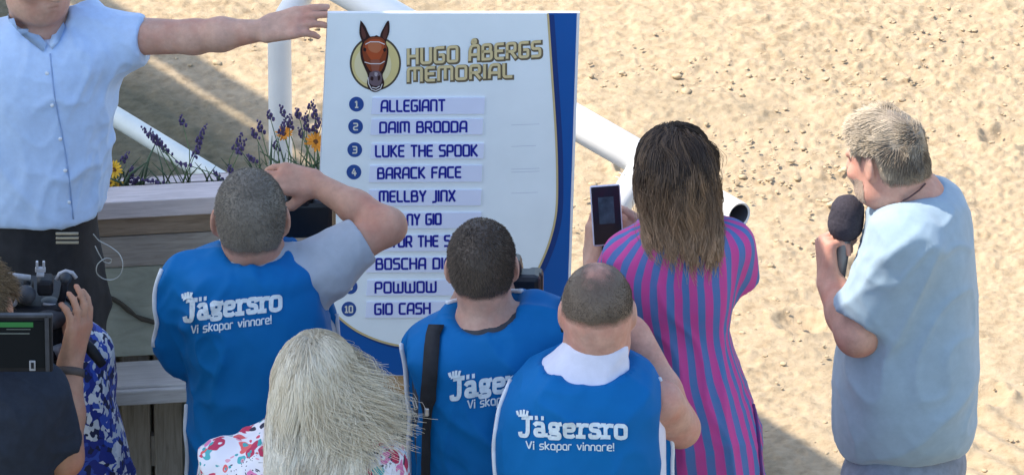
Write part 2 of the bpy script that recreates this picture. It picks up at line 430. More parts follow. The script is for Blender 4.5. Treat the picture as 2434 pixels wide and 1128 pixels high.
def make_clods():
    bm = bmesh.new(); bmesh.ops.create_icosphere(bm, subdivisions=2, radius=1.0)
    bv = np.array([v.co[:] for v in bm.verts]); bf = np.array([[v.index for v in f.verts] for f in bm.faces]); bm.free()
    Vs, Fs = [], []; off = 0
    rg = np.random.default_rng(3); i = 0
    while i < 1300:
        x, y = rg.uniform(-1.4, 1.45), rg.uniform(1.2, 4.2)
        dens = .5 + .9 * float(vnoise(np.array([[x, y, 0]]), 1.7, 61)[0])
        if rg.random() > dens or x * EN[0] + y * EN[1] < float(G1 @ EN) + .02: continue
        s = min(.014, .0030 * math.exp(abs(rg.normal(0, .5))))
        v = bv * np.array([1.25, 1, .55]) * (1 + .34 * vnoise(bv + i * 3.1, 1.3, 71) + .16 * vnoise(bv + i * 1.7, 3.1, 72))[:, None]
        a = rg.uniform(0, 6.28); c, sn = math.cos(a), math.sin(a)
        v = np.stack([v[:, 0] * c - v[:, 1] * sn, v[:, 0] * sn + v[:, 1] * c, v[:, 2]], 1) * s + np.array([x, y, .004 + s * .25])
        Vs.append(v); Fs.append(bf + off); off += len(v); i += 1
    me = np_mesh('sand_clods', np.concatenate(Vs), [np.concatenate(Fs)], True)
    m = simple('clod_sand', (.47, .365, .235), .95, .3, 14, .6, 180, .003, .1)
    return tag(link('sand_clods', me, m), 'crumbly sand clods scattered over the raked track', 'sand clods', kind='stuff')
make_clods()

# ------------------------------------------------------------------ track rail
M_plast = simple('white_plastic', (.80, .79, .76), .38, .05, 8, .15, 60, .001, .45)
M_plast_in = simple('pipe_inner_shade', (.13, .13, .14), .6, .1, 20)  # dark colour stands in for shade inside the open pipe
M_dirtplast = simple('weathered_plastic', (.66, .71, .69), .45, .09, 9, .2, 60, .001, .4)
def make_rail():
    root = empty('track_rail', [float(A_RAIL[0]), float(A_RAIL[1]), 0], 'white plastic pipe rail on bent posts along the sand track', 'rail')
    o = np.array([A_RAIL[0], A_RAIL[1], 0.0])
    t_end = np.linalg.norm(B_RAIL - A_RAIL)
    tj = t_end - .20
    MB().tube([A_RAIL - o - RD * 9, A_RAIL - o + RD * .2, A_RAIL - o + RD * tj], .0405, 40).build('top_rail', M_plast, root, True)
    # narrower open pipe pushed into the end of the rail: outside, rim, inside
    m = MB(); e = A_RAIL - o + RD * t_end; s = A_RAIL - o + RD * (tj - .03)
    m.tube([s, e - RD * .004, e], [.0318, .0318, .0308], 40, cap=False); m.tube([e, e - RD * .002], [.0308, .0262], 40, cap=False)
    m.build('end_pipe', M_plast, root, True)
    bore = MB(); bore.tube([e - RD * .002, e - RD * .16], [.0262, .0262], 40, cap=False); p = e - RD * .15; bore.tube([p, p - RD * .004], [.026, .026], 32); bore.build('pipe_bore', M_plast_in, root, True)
    # lower rail, straight below the upper one
    q0 = at_z(400, 353, .5)
    best = min(np.arange(.3, .8, .005), key=lambda z: abs(((at_z(400, 353, z) - A_RAIL) @ RN)))
    q0 = at_z(400, 353, best); t0 = (q0 - A_RAIL) @ RD
    z0 = best
    base = A_RAIL + RD * t0; base = np.array([base[0], base[1], z0]) - o
    MB().tube([base - RD * 8, base, base + RD * (t_end - t0 - .35)], .0255, 28).build('lower_rail', M_dirtplast, root, True)
    # posts: upright below, leaning over to carry the rail
    def post(px_t):
        b = A_RAIL + RD * px_t - o; foot = b - RN * .115
        f = np.array([foot[0], foot[1], 0.0]); el = np.array([foot[0], foot[1], .985])
        MB().tube([f - np.array([0, 0, .1]), f + np.array([0, 0, .5]), el - np.array([0, 0, .03]), el], [.0285, .0285, .0285, .0275], 32).build('post', M_plast, root, True)
        tip = np.array([b[0], b[1], 1.1]) - RN * .02 
        arm = MB(); arm.tube([el - np.array([0, 0, .012]), el + (tip - el) * .25, tip], [.0297, .031, .031], 32).build('post_arm', M_plast, root, True)
    def find(px, z): return min(np.arange(-3, 3, .002), key=lambda t_: abs(to_px(np.array([*(A_RAIL + RD * t_ - RN * .115)[:2], z]))[0] - px))
    tp, tq = find(665, .85), find(1446, .9)
    post(tp); post(tq); post(tp - (tq - tp)); post(tp - 2 * (tq - tp))
    # torn tape fluttering where the arm meets the rail
    c = at_z(1488, 412, 1.07) - o - np.array([0, .05, 0]); mt = MB()
    rg = random.Random(4)
    for k in range(7):
        a = c + np.array([rg.uniform(-.012, .012), 0, rg.uniform(-.02, .004)]); ln = rg.uniform(.012, .026)
        mt.tube([a, a + np.array([rg.uniform(-.4, .4), -.1, .7]) * ln, a + np.array([rg.uniform(-1, .6), -.2, 1.0]) * ln], [.0025, .002, .0008], 6)
    mt.build('torn_tape', M_plast, root, True)
make_rail()

# ------------------------------------------------------------------ unseen cloth on poles, added at the left to cast the shade
def make_added_canopy():
    H = 4.6; up = -TRAV * (H / -TRAV[2])              # from a point of the shade on the ground back along the sun's path to the added cloth
    q = lambda px, py: at_z(px, py, 0.0) + up
    e1, e2 = q(447, 206), q(1850, 1099); ed = (e2 - e1) / np.linalg.norm(e2 - e1)
    a = e1 - ed * 3.2; XR = -1.13 - .705 * .6; b = e1 + ed * ((1.28 - e1[1]) / ed[1]); b1, b2, b3, b4 = (np.array([x, y, H]) for x, y in ((-2.44, 1.28), (-2.44, -.32), (XR, -.32), (XR, -1.95))); c = np.array([XR - 3.6, -1.95, H]); d = a - EN * 4.4  # outline notched to let sun onto the rail end and microphone man
    root = empty('added_canopy', [a[0], a[1], 0], 'white shade cloth on tall posts, added unseen left of the planter', 'added_canopy'); o = np.array([a[0], a[1], 0.0])
    M_shade_cloth = bpy.data.materials.new('added_canopy_cloth'); tc, bc = nodes(M_shade_cloth)
    tl_ = NN(tc, 'ShaderNodeBsdfTranslucent'); tl_.inputs[0].default_value = (.80, .80, .78, 1); mx = tc.nodes.new('ShaderNodeMixShader'); mx.inputs[0].default_value = .55  # lets sun through to brighten the shaded left side
    bc.inputs['Base Color'].default_value = (.8, .8, .78, 1); bc.inputs['Roughness'].default_value = .8
    tc.links.new(bc.outputs[0], mx.inputs[1]); tc.links.new(tl_.outputs[0], mx.inputs[2]); tc.links.new(mx.outputs[0], [q_ for q_ in tc.nodes if q_.type == 'OUTPUT_MATERIAL'][0].inputs[0])
    M_pole = simple('added_canopy_pole', (.5, .5, .5), .4)
    MB().poly([p - o for p in (a, d, c, b4, b3, b2, b1, b)]).build('shade_cloth', M_shade_cloth, root)
    u1, u2, l1, l2 = q(447, 118), q(1850, 1013), q(447, 181), q(1850, 1086); du, dl = u2 - u1, l2 - l1
    k1, k2, k3 = -.9, (1.28 - u1[1]) / du[1], (1.28 - l1[1]) / dl[1]
    MB().slab([p - o for p in (u1 + du * k1, l1 + dl * k1, l1 + dl * k3, u1 + du * k2)], (0, 0, 1), .03).build('shade_strip', simple('added_strip', (.5, .5, .5), .6), root)  # added strip, shaped to cast the narrow shadow band
    for t in (.2, 2.0, 3.6): 
        p = a + ed * t; w = np.array([0, 0, 1.0]); MB().tube([p - o - EN * .8 - w * .06, p - o + EN * .22 - w * .06], .025, 8).build('bracket', M_pole, root, True)
    for p in (a + ed * .3 - EN * .3, a + ed * 3.4 - EN * .5, d + ed * .4 + EN * .3, c + np.array([.2, .3, 0])):
        MB().tube([np.array([p[0], p[1], 0]) - o, np.array([p[0], p[1], H - .02]) - o], .04, 12).build('pole', M_pole, root, True)
make_added_canopy()

# ------------------------------------------------------------------ wooden planter with a bench shelf
def wood(name, c, dark, sc=(1, 1, 1), rough=.75):
    m = bpy.data.materials.new(name); t, b = nodes(m); co = coord(t, sc)
    n = noise(t, co, 6, 6, .65, 1.2); n2 = noise(t, coord(t), 3.2, 3, .6)
    g = ramp(t, n, [(.3, dark), (.55, c), (.8, [min(1, x * 1.15) for x in c])])
    t.links.new(mixc(t, ramp(t, n2, [(.5, (0, 0, 0)), (.72, (.6, .6, .6))]), g, [x * .7 for x in dark]), b.inputs['Base Color'])
    b.inputs['Roughness'].default_value = rough; b.inputs['Specular IOR Level'].default_value = .25
    bump(t, b, n, .4, .003); return m
YF = .95
def make_planter():
    x0 = float(at_y(560, 460, YF)[0])
    root = empty('planter', [x0, YF, 0], 'weathered wooden flower planter on legs with a bench shelf', 'planter')
    root.rotation_euler = (0, 0, R(7.5))
    zf = lambda py: float(at_y(400, py, YF)[2])
    L, Rr, D = -1.25, .26, .20
    grain = (1.2, 14, 14)
    Wr = wood('rim_wood', (.70, .62, .60), (.54, .47, .45), grain); Wb = wood('brown_plank', (.36, .275, .20), (.22, .165, .115), grain)
    Wg = wood('grey_plank', (.41, .365, .315), (.27, .235, .20), grain); Wp = wood('mossy_panel', (.42, .44, .355), (.31, .33, .26), (2, 5, 5))
    Ws = wood('shelf_wood', (.58, .555, .53), (.45, .42, .395), grain); Wl = wood('leg_wood', (.36, .31, .25), (.23, .195, .15), (14, 14, 1.2))
    cx, w = (L + Rr) / 2, Rr - L
    zt = zf(456); 
    def bx(name, y0, y1, z0, z1, m, xa=L, xb=Rr, bev=.003):
        return MB().box(((xa + xb) / 2, (y0 + y1) / 2, (z0 + z1) / 2), (xb - xa, y1 - y0, z1 - z0), None, bev).build(name, m, root)
    bx('rim', -.022, .07, zf(497), zt, Wr, L - .03, Rr + .03)
    bx('rim', D - .03, D + .012, zf(497), zt - .045, Wr, L - .03, Rr + .03)
    bx('rim', .071, D - .071, zf(497), zt - .002, Wr, L - .03, L + .06); bx('rim', .071, D - .071, zf(497), zt - .002, Wr, Rr - .06, Rr + .03)
    bx('plank', 0, .028, zf(546), zf(497) - .001, Wb); bx('plank', .004, .030, zf(622), zf(549), Wg)
    bx('plank', .008, .034, zf(836), zf(624), Wp)
    bx('plank', D - .03, D, zf(836), zf(497) - .001, Wg); bx('end_panel', .036, D - .032, zf(836), zf(497) - .001, Wg, L, L + .03); bx('end_panel', .036, D - .032, zf(836), zf(497) - .001, Wg, Rr - .03, Rr)
    bx('shelf', -.135, .005, zf(873), zf(845), Ws, L, Rr, .004)
    bx('shelf_edge', -.150, -.1355, zf(885), zf(851), Ws, L, Rr, .003)
    # dark diagonal line across the mossy panel
    a, b = at_y(250, 690, YF), at_y(395, 778, YF)
    loc = lambda p: np.array([p[0] - x0, .005, p[2]])
    br = MB(); A, B = loc(a), loc(b); pts = [A + (B - A) * t + np.array([0, 0, .006 * math.sin(t * 9)]) for t in np.linspace(-.1, 1.2, 12)]
    br.tube(pts, [.004 + .003 * abs(math.sin(i * 1.9)) for i in range(12)], 8).build('dark_diagonal', simple('diagonal_dark', (.07, .06, .045), .9, .3, 40), root, True)
    for px in (326, 402, 60, 130, 640, 720):
        xx = float(at_y(px, 1000, YF)[0]) - x0
        bx('leg', .03 if px % 4 else .05, .11, 0, zf(840) - .002, Wl, xx - .033, xx + .033, .004)
        if px in (326, 60, 640): bx('brace', .034, .06, .18, .26, Wl, xx + .034, xx + .05)
    bx('back_board', .165, .185, 0, zf(840) - .003, wood('underside', (.33, .33, .28), (.24, .24, .2), (6, 6, 1.5)), L, Rr)
    zs = zt - .05
    MB().box((cx, D / 2, zs - .05), (w - .075, D - .075, .1)).build('soil', simple('soil', (.06, .048, .035), .95, .4, 60, 1, 90, .01), root)
    return root, zs
planter, ZSOIL = make_planter()

# ------------------------------------------------------------------ flowers in the planter
M_lav = simple('lavender_bud', (.085, .06, .155), .7, .4, 120); M_stem = simple('flower_stem', (.10, .17, .07), .6, .3, 40)
M_leaf = simple('flower_leaf', (.06, .10, .05), .55, .3, 40); M_gaz = simple('gazania_petal', (.78, .30, .02), .5, .2, 60); M_yel = simple('yellow_petal', (.80, .48, .03), .5, .15, 60)
M_gazc = simple('flower_centre', (.16, .06, .015), .7, .3, 200)
YP = YF + .10
def plant_base(px): 
    p = at_y(px, 440, YP); return np.array([p[0], YP + .0, ZSOIL])
def lavender(pxb, tops, label, dens=15):
    b = plant_base(pxb); root = empty('lavender', b, label, 'plant', 'lavender plants in the planter'); rg = random.Random(int(pxb) + 5)
    lf = MB()
    for (px, py) in tops:
        dy = rg.uniform(-.05, .05); p = at_y(px, py, YP + dy) - b
        r0 = np.array([rg.uniform(-.03, .03), rg.uniform(-.03, .03), 0]); mid = (p * .55 + r0 * .45) + np.array([rg.uniform(-.012, .012), 0, .01])
        st = MB(); bu = MB(); st.tube([r0, mid, p], [.0014, .0012, .001], 5)
        ax = (p - mid); ax /= np.linalg.norm(ax); ln = rg.uniform(.028, .055)
        for k in range(int(ln * 330)):
            t = k / (ln * 330); s = (.0043 if t > .25 else .0034) * (1.15 - .7 * t) * rg.uniform(.7, 1.2)
            th = k * 2.4; q = p - ax * ln * .45 + ax * ln * t + np.array([math.cos(th), math.sin(th), 0]) * .0058 * (1.15 - .75 * t)
            bu.ball(q, (s, s, s * 1.35), 6)
        so = st.build('stem', M_stem, root, True); bu.build('flower_spike', M_lav, so, True)
    for k in range(dens):
        a = rg.uniform(0, 6.28); l = rg.uniform(.05, .12); r0 = np.array([rg.uniform(-.05, .05), rg.uniform(-.05, .05), 0])
        lf.tube([r0, r0 + np.array([math.cos(a) * .3, math.sin(a) * .3, .6]) * l, r0 + np.array([math.cos(a) * .65, math.sin(a) * .65, 1.0]) * l], [.0022, .002, .0006], 5)
    lf.build('leaves', M_leaf, root, True)
lavender(655, [(640, 272), (618, 300), (604, 316), (672, 300), (690, 288), (655, 345), (596, 375)], 'lavender with dusky purple spikes before the white post')
lavender(735, [(740, 248), (748, 268), (728, 288), (708, 268), (752, 296), (672, 264), (766, 290), (716, 316)], 'tall lavender closest to the left edge of the sign board')
lavender(430, [(432, 285), (480, 318), (352, 318), (366, 326), (378, 334), (392, 356), (470, 352)], 'sparse lavender leaning in front of the lower rail', 7)
lavender(545, [(566, 336), (548, 402), (520, 420), (575, 348), (432, 388), (360, 430)], 'thin lavender between the lower rail and the shaved head', 7)
lavender(285, [(298, 372), (322, 428), (312, 410), (262, 388)], 'lavender next to the yellow flowers by the blue shirt', 8)
def gazania(pxb, flowers, mat, label, nl=20):
    b = plant_base(pxb); root = empty('gazania', b, label, 'flower', 'gazanias in the planter'); rg = random.Random(int(pxb))
    lf = MB()
    for (px, py, rad) in flowers:
        p = at_y(px, py, YP - .02) - b; st = MB(); st.tube([np.zeros(3), p * .6 + np.array([.01, 0, 0]), p], [.002, .0018, .0018], 6)
        so = st.build('stem', M_stem, root, True); tilt = Matrix.Rotation(R(rg.uniform(25, 60)), 3, 'X') @ Matrix.Rotation(R(rg.uniform(-25, 25)), 3, 'Y')
        f = MB(); n = 15
        for k in range(n):
            a = 2 * math.pi * k / n + rg.uniform(-.08, .08); rr = rad * rg.uniform(.85, 1.08)
            M = tilt @ Matrix.Rotation(a, 3, 'Z') @ Matrix.Rotation(R(-18 + rg.uniform(-12, 12)), 3, 'Y')
            c = M @ Vector((rr * .58, 0, .001 * (k % 2))); f.ball(np.array(p) + np.array(c), (rr * .5, rr * .15, .0012), 8, M)
        fl = f.build('flower_head', mat, so, True)
        MB().ball(np.array(p) + np.array(tilt @ Vector((0, 0, .002))), (rad * .27, rad * .27, .004), 10, tilt).build('flower_centre', M_gazc, so, True)
    for k in range(nl):
        a = rg.uniform(0, 6.28); l = rg.uniform(.05, .13); r0 = np.array([rg.uniform(-.05, .05), rg.uniform(-.05, .05), 0])
        lf.tube([r0, r0 + np.array([math.cos(a) * .35, math.sin(a) * .35, .6]) * l, r0 + np.array([math.cos(a) * .8, math.sin(a) * .8, .85]) * l], [.003, .0034, .0008], 5)
    lf.build('leaves', M_leaf, root, True)
gazania(690, [(676, 320, .021), (700, 404, .015)], M_gaz, 'orange gazania blooming in front of the white post')
gazania(752, [(750, 338, .027)], M_gaz, 'large orange gazania touching the sign board edge')
gazania(270, [(272, 404, .022), (250, 396, .022)], M_yel, 'yellow and orange gazania by the blue shirt', 9)
gazania(300, [(286, 440, .012), (262, 436, .014)], M_yel, 'low yellow bud gazania at the planter rim', 9)

# ------------------------------------------------------------------ lettering: stroke alphabets
GL = {
 'A': (.62, [[(0, 0), (.02, .7), (.14, 1), (.62, 1), (.62, 0)], [(.03, .36), (.62, .36)]]),
 'B': (.6, [[(0, 0), (0, 1), (.54, 1), (.54, .53), (0, .53)], [(.44, .53), (.6, .5), (.6, 0), (0, 0)]]),
 'C': (.55, [[(.55, 1), (0, 1), (0, 0), (.55, 0)]]), 'D': (.6, [[(.0, 0), (0, 1), (.6, .97), (.6, 0), (0, 0)]]),
 'E': (.5, [[(.5, 1), (0, 1), (0, 0), (.5, 0)], [(0, .52), (.45, .52)]]), 'F': (.5, [[(0, 0), (0, 1), (.5, 1)], [(0, .5), (.45, .5)]]),
 'G': (.58, [[(.56, 1), (0, 1), (0, 0), (.58, 0), (.58, .5), (.32, .5)]]), 'H': (.6, [[(0, 0), (0, 1)], [(.6, 0), (.6, 1)], [(0, .52), (.6, .52)]]),
 'I': (.02, [[(.01, 0), (.01, 1)]]), 'J': (.3, [[(.3, 1), (.3, -.08), (-.02, -.1)]]), 'K': (.56, [[(0, 0), (0, 1)], [(.52, 1), (.1, .52), (.56, 0)]]),
 'L': (.48, [[(0, 1), (0, 0), (.48, 0)]]), 'M': (.84, [[(0, 0), (0, 1), (.84, 1), (.84, 0)], [(.42, 1), (.42, .12)]]),
 'N': (.58, [[(0, 0), (0, 1), (.58, 1), (.58, 0)]]), 'O': (.6, [[(.3, 0), (0, 0), (0, 1), (.6, 1), (.6, 0), (.3, 0)]]),
 'P': (.56, [[(0, 0), (0, 1), (.56, 1), (.56, .42), (0, .42)]]), 'R': (.58, [[(0, 0), (0, 1), (.56, 1), (.56, .44), (0, .44)], [(.28, .44), (.58, 0)]]),
 'S': (.54, [[(.54, 1), (0, 1), (0, .53), (.54, .53), (.54, 0), (0, 0)]]), 'T': (.56, [[(0, 1), (.56, 1)], [(.28, 1), (.28, 0)]]),
 'U': (.6, [[(0, 1), (0, 0), (.6, 0), (.6, 1)]]), 'W': (.84, [[(0, 1), (0, 0), (.84, 0), (.84, 1)], [(.42, 0), (.42, .8)]]),
 'X': (.56, [[(0, 1), (.56, 0)], [(0, 0), (.56, 1)]]), 'Y': (.58, [[(0, 1), (.29, .46), (.58, 1)], [(.29, .46), (.29, 0)]]), ' ': (.28, []),
 '0': (.5, [[(.25, 0), (0, 0), (0, 1), (.5, 1), (.5, 0), (.25, 0)]]), '1': (.3, [[(0, .82), (.18, 1), (.18, 0)], [(0, 0), (.36, 0)]]),
 '2': (.5, [[(0, 1), (.5, 1), (.5, .55), (0, .45), (0, 0), (.5, 0)]]), '3': (.5, [[(0, 1), (.5, 1), (.5, 0), (0, 0)], [(.1, .52), (.5, .52)]]),
 '4': (.52, [[(.3, 1), (0, .3), (.55, .3)], [(.4, .65), (.4, 0)]]), '6': (.5, [[(.45, 1), (0, .9), (0, 0), (.5, 0), (.5, .55), (0, .55)]]),
 '9': (.5, [[(.05, 0), (.5, .1), (.5, 1), (0, 1), (0, .45), (.5, .45)]]),
 'V': (.56, [[(0, 1), (.28, 0), (.56, 1)]]), 'i': (.02, [[(.01, 0), (.01, .7)], [(.01, .88), (.01, 1.02)]]), 's': (.4, [[(.4, .7), (0, .7), (0, .36), (.4, .36), (.4, 0), (0, 0)]]),
 'k': (.42, [[(0, 0), (0, 1)], [(.4, .7), (.06, .36), (.42, 0)]]), 'a': (.44, [[(.44, 0), (.44, .7), (0, .7), (0, 0), (.44, 0)]]), 'p': (.44, [[(0, -.3), (0, .7), (.44, .7), (.44, 0), (0, 0)]]),
 'r': (.3, [[(0, 0), (0, .7), (.32, .7)]]), 'v': (.44, [[(0, .7), (.22, 0), (.44, .7)]]), 'n': (.44, [[(0, 0), (0, .7), (.44, .7), (.44, 0)]]),
 'e': (.42, [[(.42, 0), (0, 0), (0, .7), (.42, .7), (.42, .34), (0, .34)]]), '!': (.02, [[(.01, .3), (.01, 1)], [(.01, 0), (.01, .12)]]),
}
GL['Å'] = (GL['A'][0], GL['A'][1] + [[(.3, 1.2), (.2, 1.2), (.2, 1.4), (.42, 1.4), (.42, 1.2), (.3, 1.2)]])
SLAB = {  # heavy slab letters, x-height .72
 'J': (.62, [[(.44, .92), (.44, .18), (.36, .0), (.08, .02), (.06, .16)], [(.18, .92), (.66, .92)]]),
 'ä': (.66, [[(.08, .58), (.16, .66), (.46, .66), (.5, .08), (.66, .08)], [(.48, .34), (.12, .36), (.10, .06), (.46, .06)], [(.14, .93), (.18, .93)], [(.42, .93), (.46, .93)]]),
 'g': (.62, [[(.3, .34), (.08, .36), (.08, .66), (.46, .66), (.46, .36), (.3, .34)], [(.46, .62), (.62, .66)], [(.12, .34), (.10, .20), (.52, .18), (.52, -.06), (.06, -.06), (.04, .04)]]),
 'e': (.6, [[(.54, .1), (.44, .04), (.08, .06), (.08, .64), (.52, .64), (.54, .36), (.1, .36)]]),
 'r': (.52, [[(.0, .06), (.38, .06)], [(.18, .1), (.18, .62)], [(.0, .64), (.16, .64)], [(.2, .5), (.32, .64), (.54, .62)]]),
 's': (.52, [[(.5, .54), (.46, .66), (.08, .66), (.08, .40), (.48, .34), (.48, .06), (.06, .06), (.04, .18)]]),
 'o': (.64, [[(.32, .04), (.08, .08), (.08, .64), (.56, .64), (.56, .08), (.32, .04)]]),
}
def fillet(p, r=.16):
    p = [np.array(q, float) for q in p]; out = [p[0]]
    for a, b, c in zip(p, p[1:], p[2:]):
        la, lc = np.linalg.norm(a - b), np.linalg.norm(c - b); q = min(r, la * .45, lc * .45)
        s, e = b + (a - b) / la * q, b + (c - b) / lc * q
        for t in np.linspace(0, 1, 5): out.append((1 - t) ** 2 * s + 2 * t * (1 - t) * b + t * t * e)
    out.append(p[-1]); return out
def strokes(text, table=GL, gap=.24, r=.16):
    x = 0; res = []
    for ch in text:
        w, ps = table[ch]
        for p in ps: res.append([q + np.array([x, 0]) for q in fillet(p, r)])
        x += w + gap
    return res, x - gap
def ribbons(sts, width, put, seg=None, ext=.0):
    """put(x, y, layer) -> 3D point; every stroke is a mitred ribbon a hair above the one before"""
    V, F = [], []
    for li, st in enumerate(sts):
        pts = [st[0]]
        for q in st[1:]:
            if np.linalg.norm(q - pts[-1]) > 1e-4: pts.append(q)
        if seg:
            d = [pts[0]]
            for a, b in zip(pts, pts[1:]):
                n = max(1, int(np.linalg.norm(b - a) / seg)); d += [a + (b - a) * (k + 1) / n for k in range(n)]
            pts = d
        closed = np.linalg.norm(pts[0] - pts[-1]) < 1e-3
        n = len(pts); base = len(V)
        for i, p in enumerate(pts):
            a = pts[i - 1] if i else (pts[-2] if closed else None); b = pts[i + 1] if i < n - 1 else (pts[1] if closed else None)
            t1 = (p - a) / np.linalg.norm(p - a) if a is not None else None; t2 = (b - p) / np.linalg.norm(b - p) if b is not None else None
            if t1 is None: t1 = t2
            if t2 is None: t2 = t1
            n1, n2 = np.array([-t1[1], t1[0]]), np.array([-t2[1], t2[0]]); m = n1 + n2; m = m / max(np.dot(m, n1), .6)
            pp = p.copy()
            if not closed and i == 0: pp = p - t2 * ext
            if not closed and i == n - 1: pp = p + t1 * ext
            V.append(put(*(pp + m * width / 2), li)); V.append(put(*(pp - m * width / 2), li))
        for i in range(n - 1): F.append((base + 2 * i, base + 2 * i + 1, base + 2 * i + 3, base + 2 * i + 2))
    return np.array(V), np.array(F)

# ------------------------------------------------------------------ sign board and its stand
YB = .45; LEAN = R(6)
BN = np.array([.11, -1.0, .045]); BN /= np.linalg.norm(BN)
BC = at_y(1060, 880, YB)
def on_board(px, py, off=0.0):
    d = ray(px, py); return CAM + d * (((BC - CAM) @ BN) / (d @ BN)) + BN * off
def flat(name, c, rough=.4, spec=.4, var=.04): return simple(name, c, rough, var, 6, .06, 40, .001, spec)
M_wht = flat('board_white', (.86, .93, .93), .32); M_blu = flat('board_blue', (.008, .10, .36), .3); M_edge = flat('board_edge', (.8, .8, .8))
M_dblu = flat('board_dark_blue', (.012, .05, .2), .3); M_gold = flat('gold_print', (.62, .49, .24), .35); M_goldl = flat('gold_outline', (.17, .135, .08), .4); M_goldm = flat('gold_pale', (.74, .60, .31), .4)
M_txt = flat('navy_print', (.012, .018, .30), .4); M_strip = flat('name_strip', (.77, .82, .97), .3); M_badge = flat('badge_blue', (.03, .085, .30), .35); M_badget = flat('badge_digit', (.75, .73, .62), .4)
def make_board():
    o = on_board(1050, 890); root = empty('sign_board', o, 'blue and white race sign board listing ten numbered names in dark capitals', 'sign board')
    B = lambda px, py, off=0.0: on_board(px, py, off) - o
    corners = [(779, 31), (1378, 31), (1349, 892), (737, 892)]
    MB().slab([B(*c) for c in corners], BN, .012).build('panel', M_edge, root); MB().slab([B(*c, .0004) for c in ((779.5, 31.5), (1371, 31.5), (1343, 891), (737.5, 891))], BN, .0003).build('blue_face', M_blu, root)
    e = MB(); e.slab([B(1371.5, 31.5, .0006), B(1377.5, 31.5, .0006), B(1348.5, 891, .0006), B(1343.5, 891, .0006)], BN, .0004); e.build('edge_strip', M_edge, root)
    # white face with its big round corner, a thin bronze line round it
    face = [(779.5, 31.5), (1302, 31.5), (1312, 180), (1321, 320), (1324, 420), (1322, 500), (1310, 560), (1290, 615), (1262, 668), (1222, 722), (1175, 764), (1120, 796), (1060, 816), (1000, 822), (950, 820), (900, 808), (850, 786), (810, 757), (775, 722), (748, 690)]
    def smooth_poly(p, n=4):
        p = [np.array(q, float) for q in p]; out = []
        for i in range(len(p) - 1):
            p0, p1, p2, p3 = p[max(i - 1, 0)], p[i], p[i + 1], p[min(i + 2, len(p) - 1)]
            for t in np.arange(n) / n:
                out.append(.5 * (2 * p1 + (p2 - p0) * t + (2 * p0 - 5 * p1 + 4 * p2 - p3) * t * t + (3 * p1 - p0 - 3 * p2 + p3) * t ** 3))
        return out + [p[-1]]
    arc = smooth_poly(face[1:])
    MB().slab([B(*face[0], .0016)] + [B(*q, .0016) for q in arc], BN, .0013).build('white_face', M_wht, root)
    put = lambda x, y, l: B(x, y, .0021 + l * 1e-5)
    V, F = ribbons([arc], 5.0, put); link('bronze_line', np_mesh('bronze_line', V, [F], False), M_gold, root)
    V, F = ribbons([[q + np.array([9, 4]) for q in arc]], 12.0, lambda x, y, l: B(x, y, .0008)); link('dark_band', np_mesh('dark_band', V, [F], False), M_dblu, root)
    # heading, gold with a dark outline
    def words(name, txt, x0, y0, x1, y1, cap, wd, mat, parent, off, gap=.26, outline=None, pin=0.0):
        sts, W = strokes(txt, GL, gap)
        sc = (x1 - x0) / W
        P = lambda x, y, l, of=off, dx=0, dy=0: B(x0 + x * sc + dx, y0 + (y1 - y0) * (x / W) - y * cap + dy, of + l * 2.5e-5)
        if outline:
            k = [[np.array([q[0] * sc, q[1] * cap]) for q in s] for s in sts]
            for (w2, m2, of, dx, dy) in outline:
                V, F = ribbons(k, w2, lambda x, y, l: B(x0 + x + dx, y0 + (y1 - y0) * (x / (W * sc)) - y + dy, of + l * 1e-5), None, w2 * .4); link(name + '_outline', np_mesh(name, V, [F], False), m2, parent)
        k = [[np.array([q[0] * sc, q[1] * cap]) for q in s] for s in sts]
        V, F = ribbons(k, wd, lambda x, y, l: B(x0 + x, y0 + (y1 - y0) * (x / (W * sc)) - y, off + l * 1e-5), None, wd * .35)
        return link(name, np_mesh(name, V, [F], False), mat, parent)
    ol = [(11.8, M_goldl, .0022, 2.0, 2.4)]
    for nm, a in (('heading', ('HUGO', 970, 151, 1086, 144, 34)), ('heading', ('ÅBERGS', 1116, 142, 1283, 132, 34)), ('heading', ('MEMORIAL', 970, 192, 1215, 181, 30))):
        txt, x0, y0, x1, y1, cap = a
        words(nm, txt, x0, y0, x1, y1, cap, 6.6, M_goldm, root, .0031, .3, ol)
    rows = [('1', 847, 247, 882, 1152, 231, 270, 'ALLEGIANT', 906, 263, 1056, 261, 25), ('2', 845, 300, 880, 1148, 282, 319, 'DAIM BRODDA', 903, 313, 1108, 311, 24),
            ('3', 843, 355, 880, 1150, 340, 376, 'LUKE THE SPOOK', 893, 370, 1133, 368, 25), ('4', 841, 408, 876, 1146, 392, 431, 'BARACK FACE', 898, 422, 1094, 419, 24),
            ('', 838, 463, 874, 1144, 450, 487, 'MELLBY JINX', 902, 477, 1080, 475, 24), ('6', 836, 517, 874, 1144, 504, 541, 'NY GIO', 968, 532, 1047, 530, 24),
            ('', 834, 570, 872, 1142, 558, 595, 'TOR THE S', 930, 584, 1068, 582, 24), ('', 832, 625, 870, 1140, 610, 645, 'BOSCHA DIA', 894, 637, 1072, 635, 24),
            ('9', 832, 680, 870, 1140, 664, 700, 'POWWOW', 892, 693, 1035, 691, 24), ('10', 829, 733, 868, 1138, 715, 753, 'GIO CASH', 891, 744, 1021, 742, 24)]
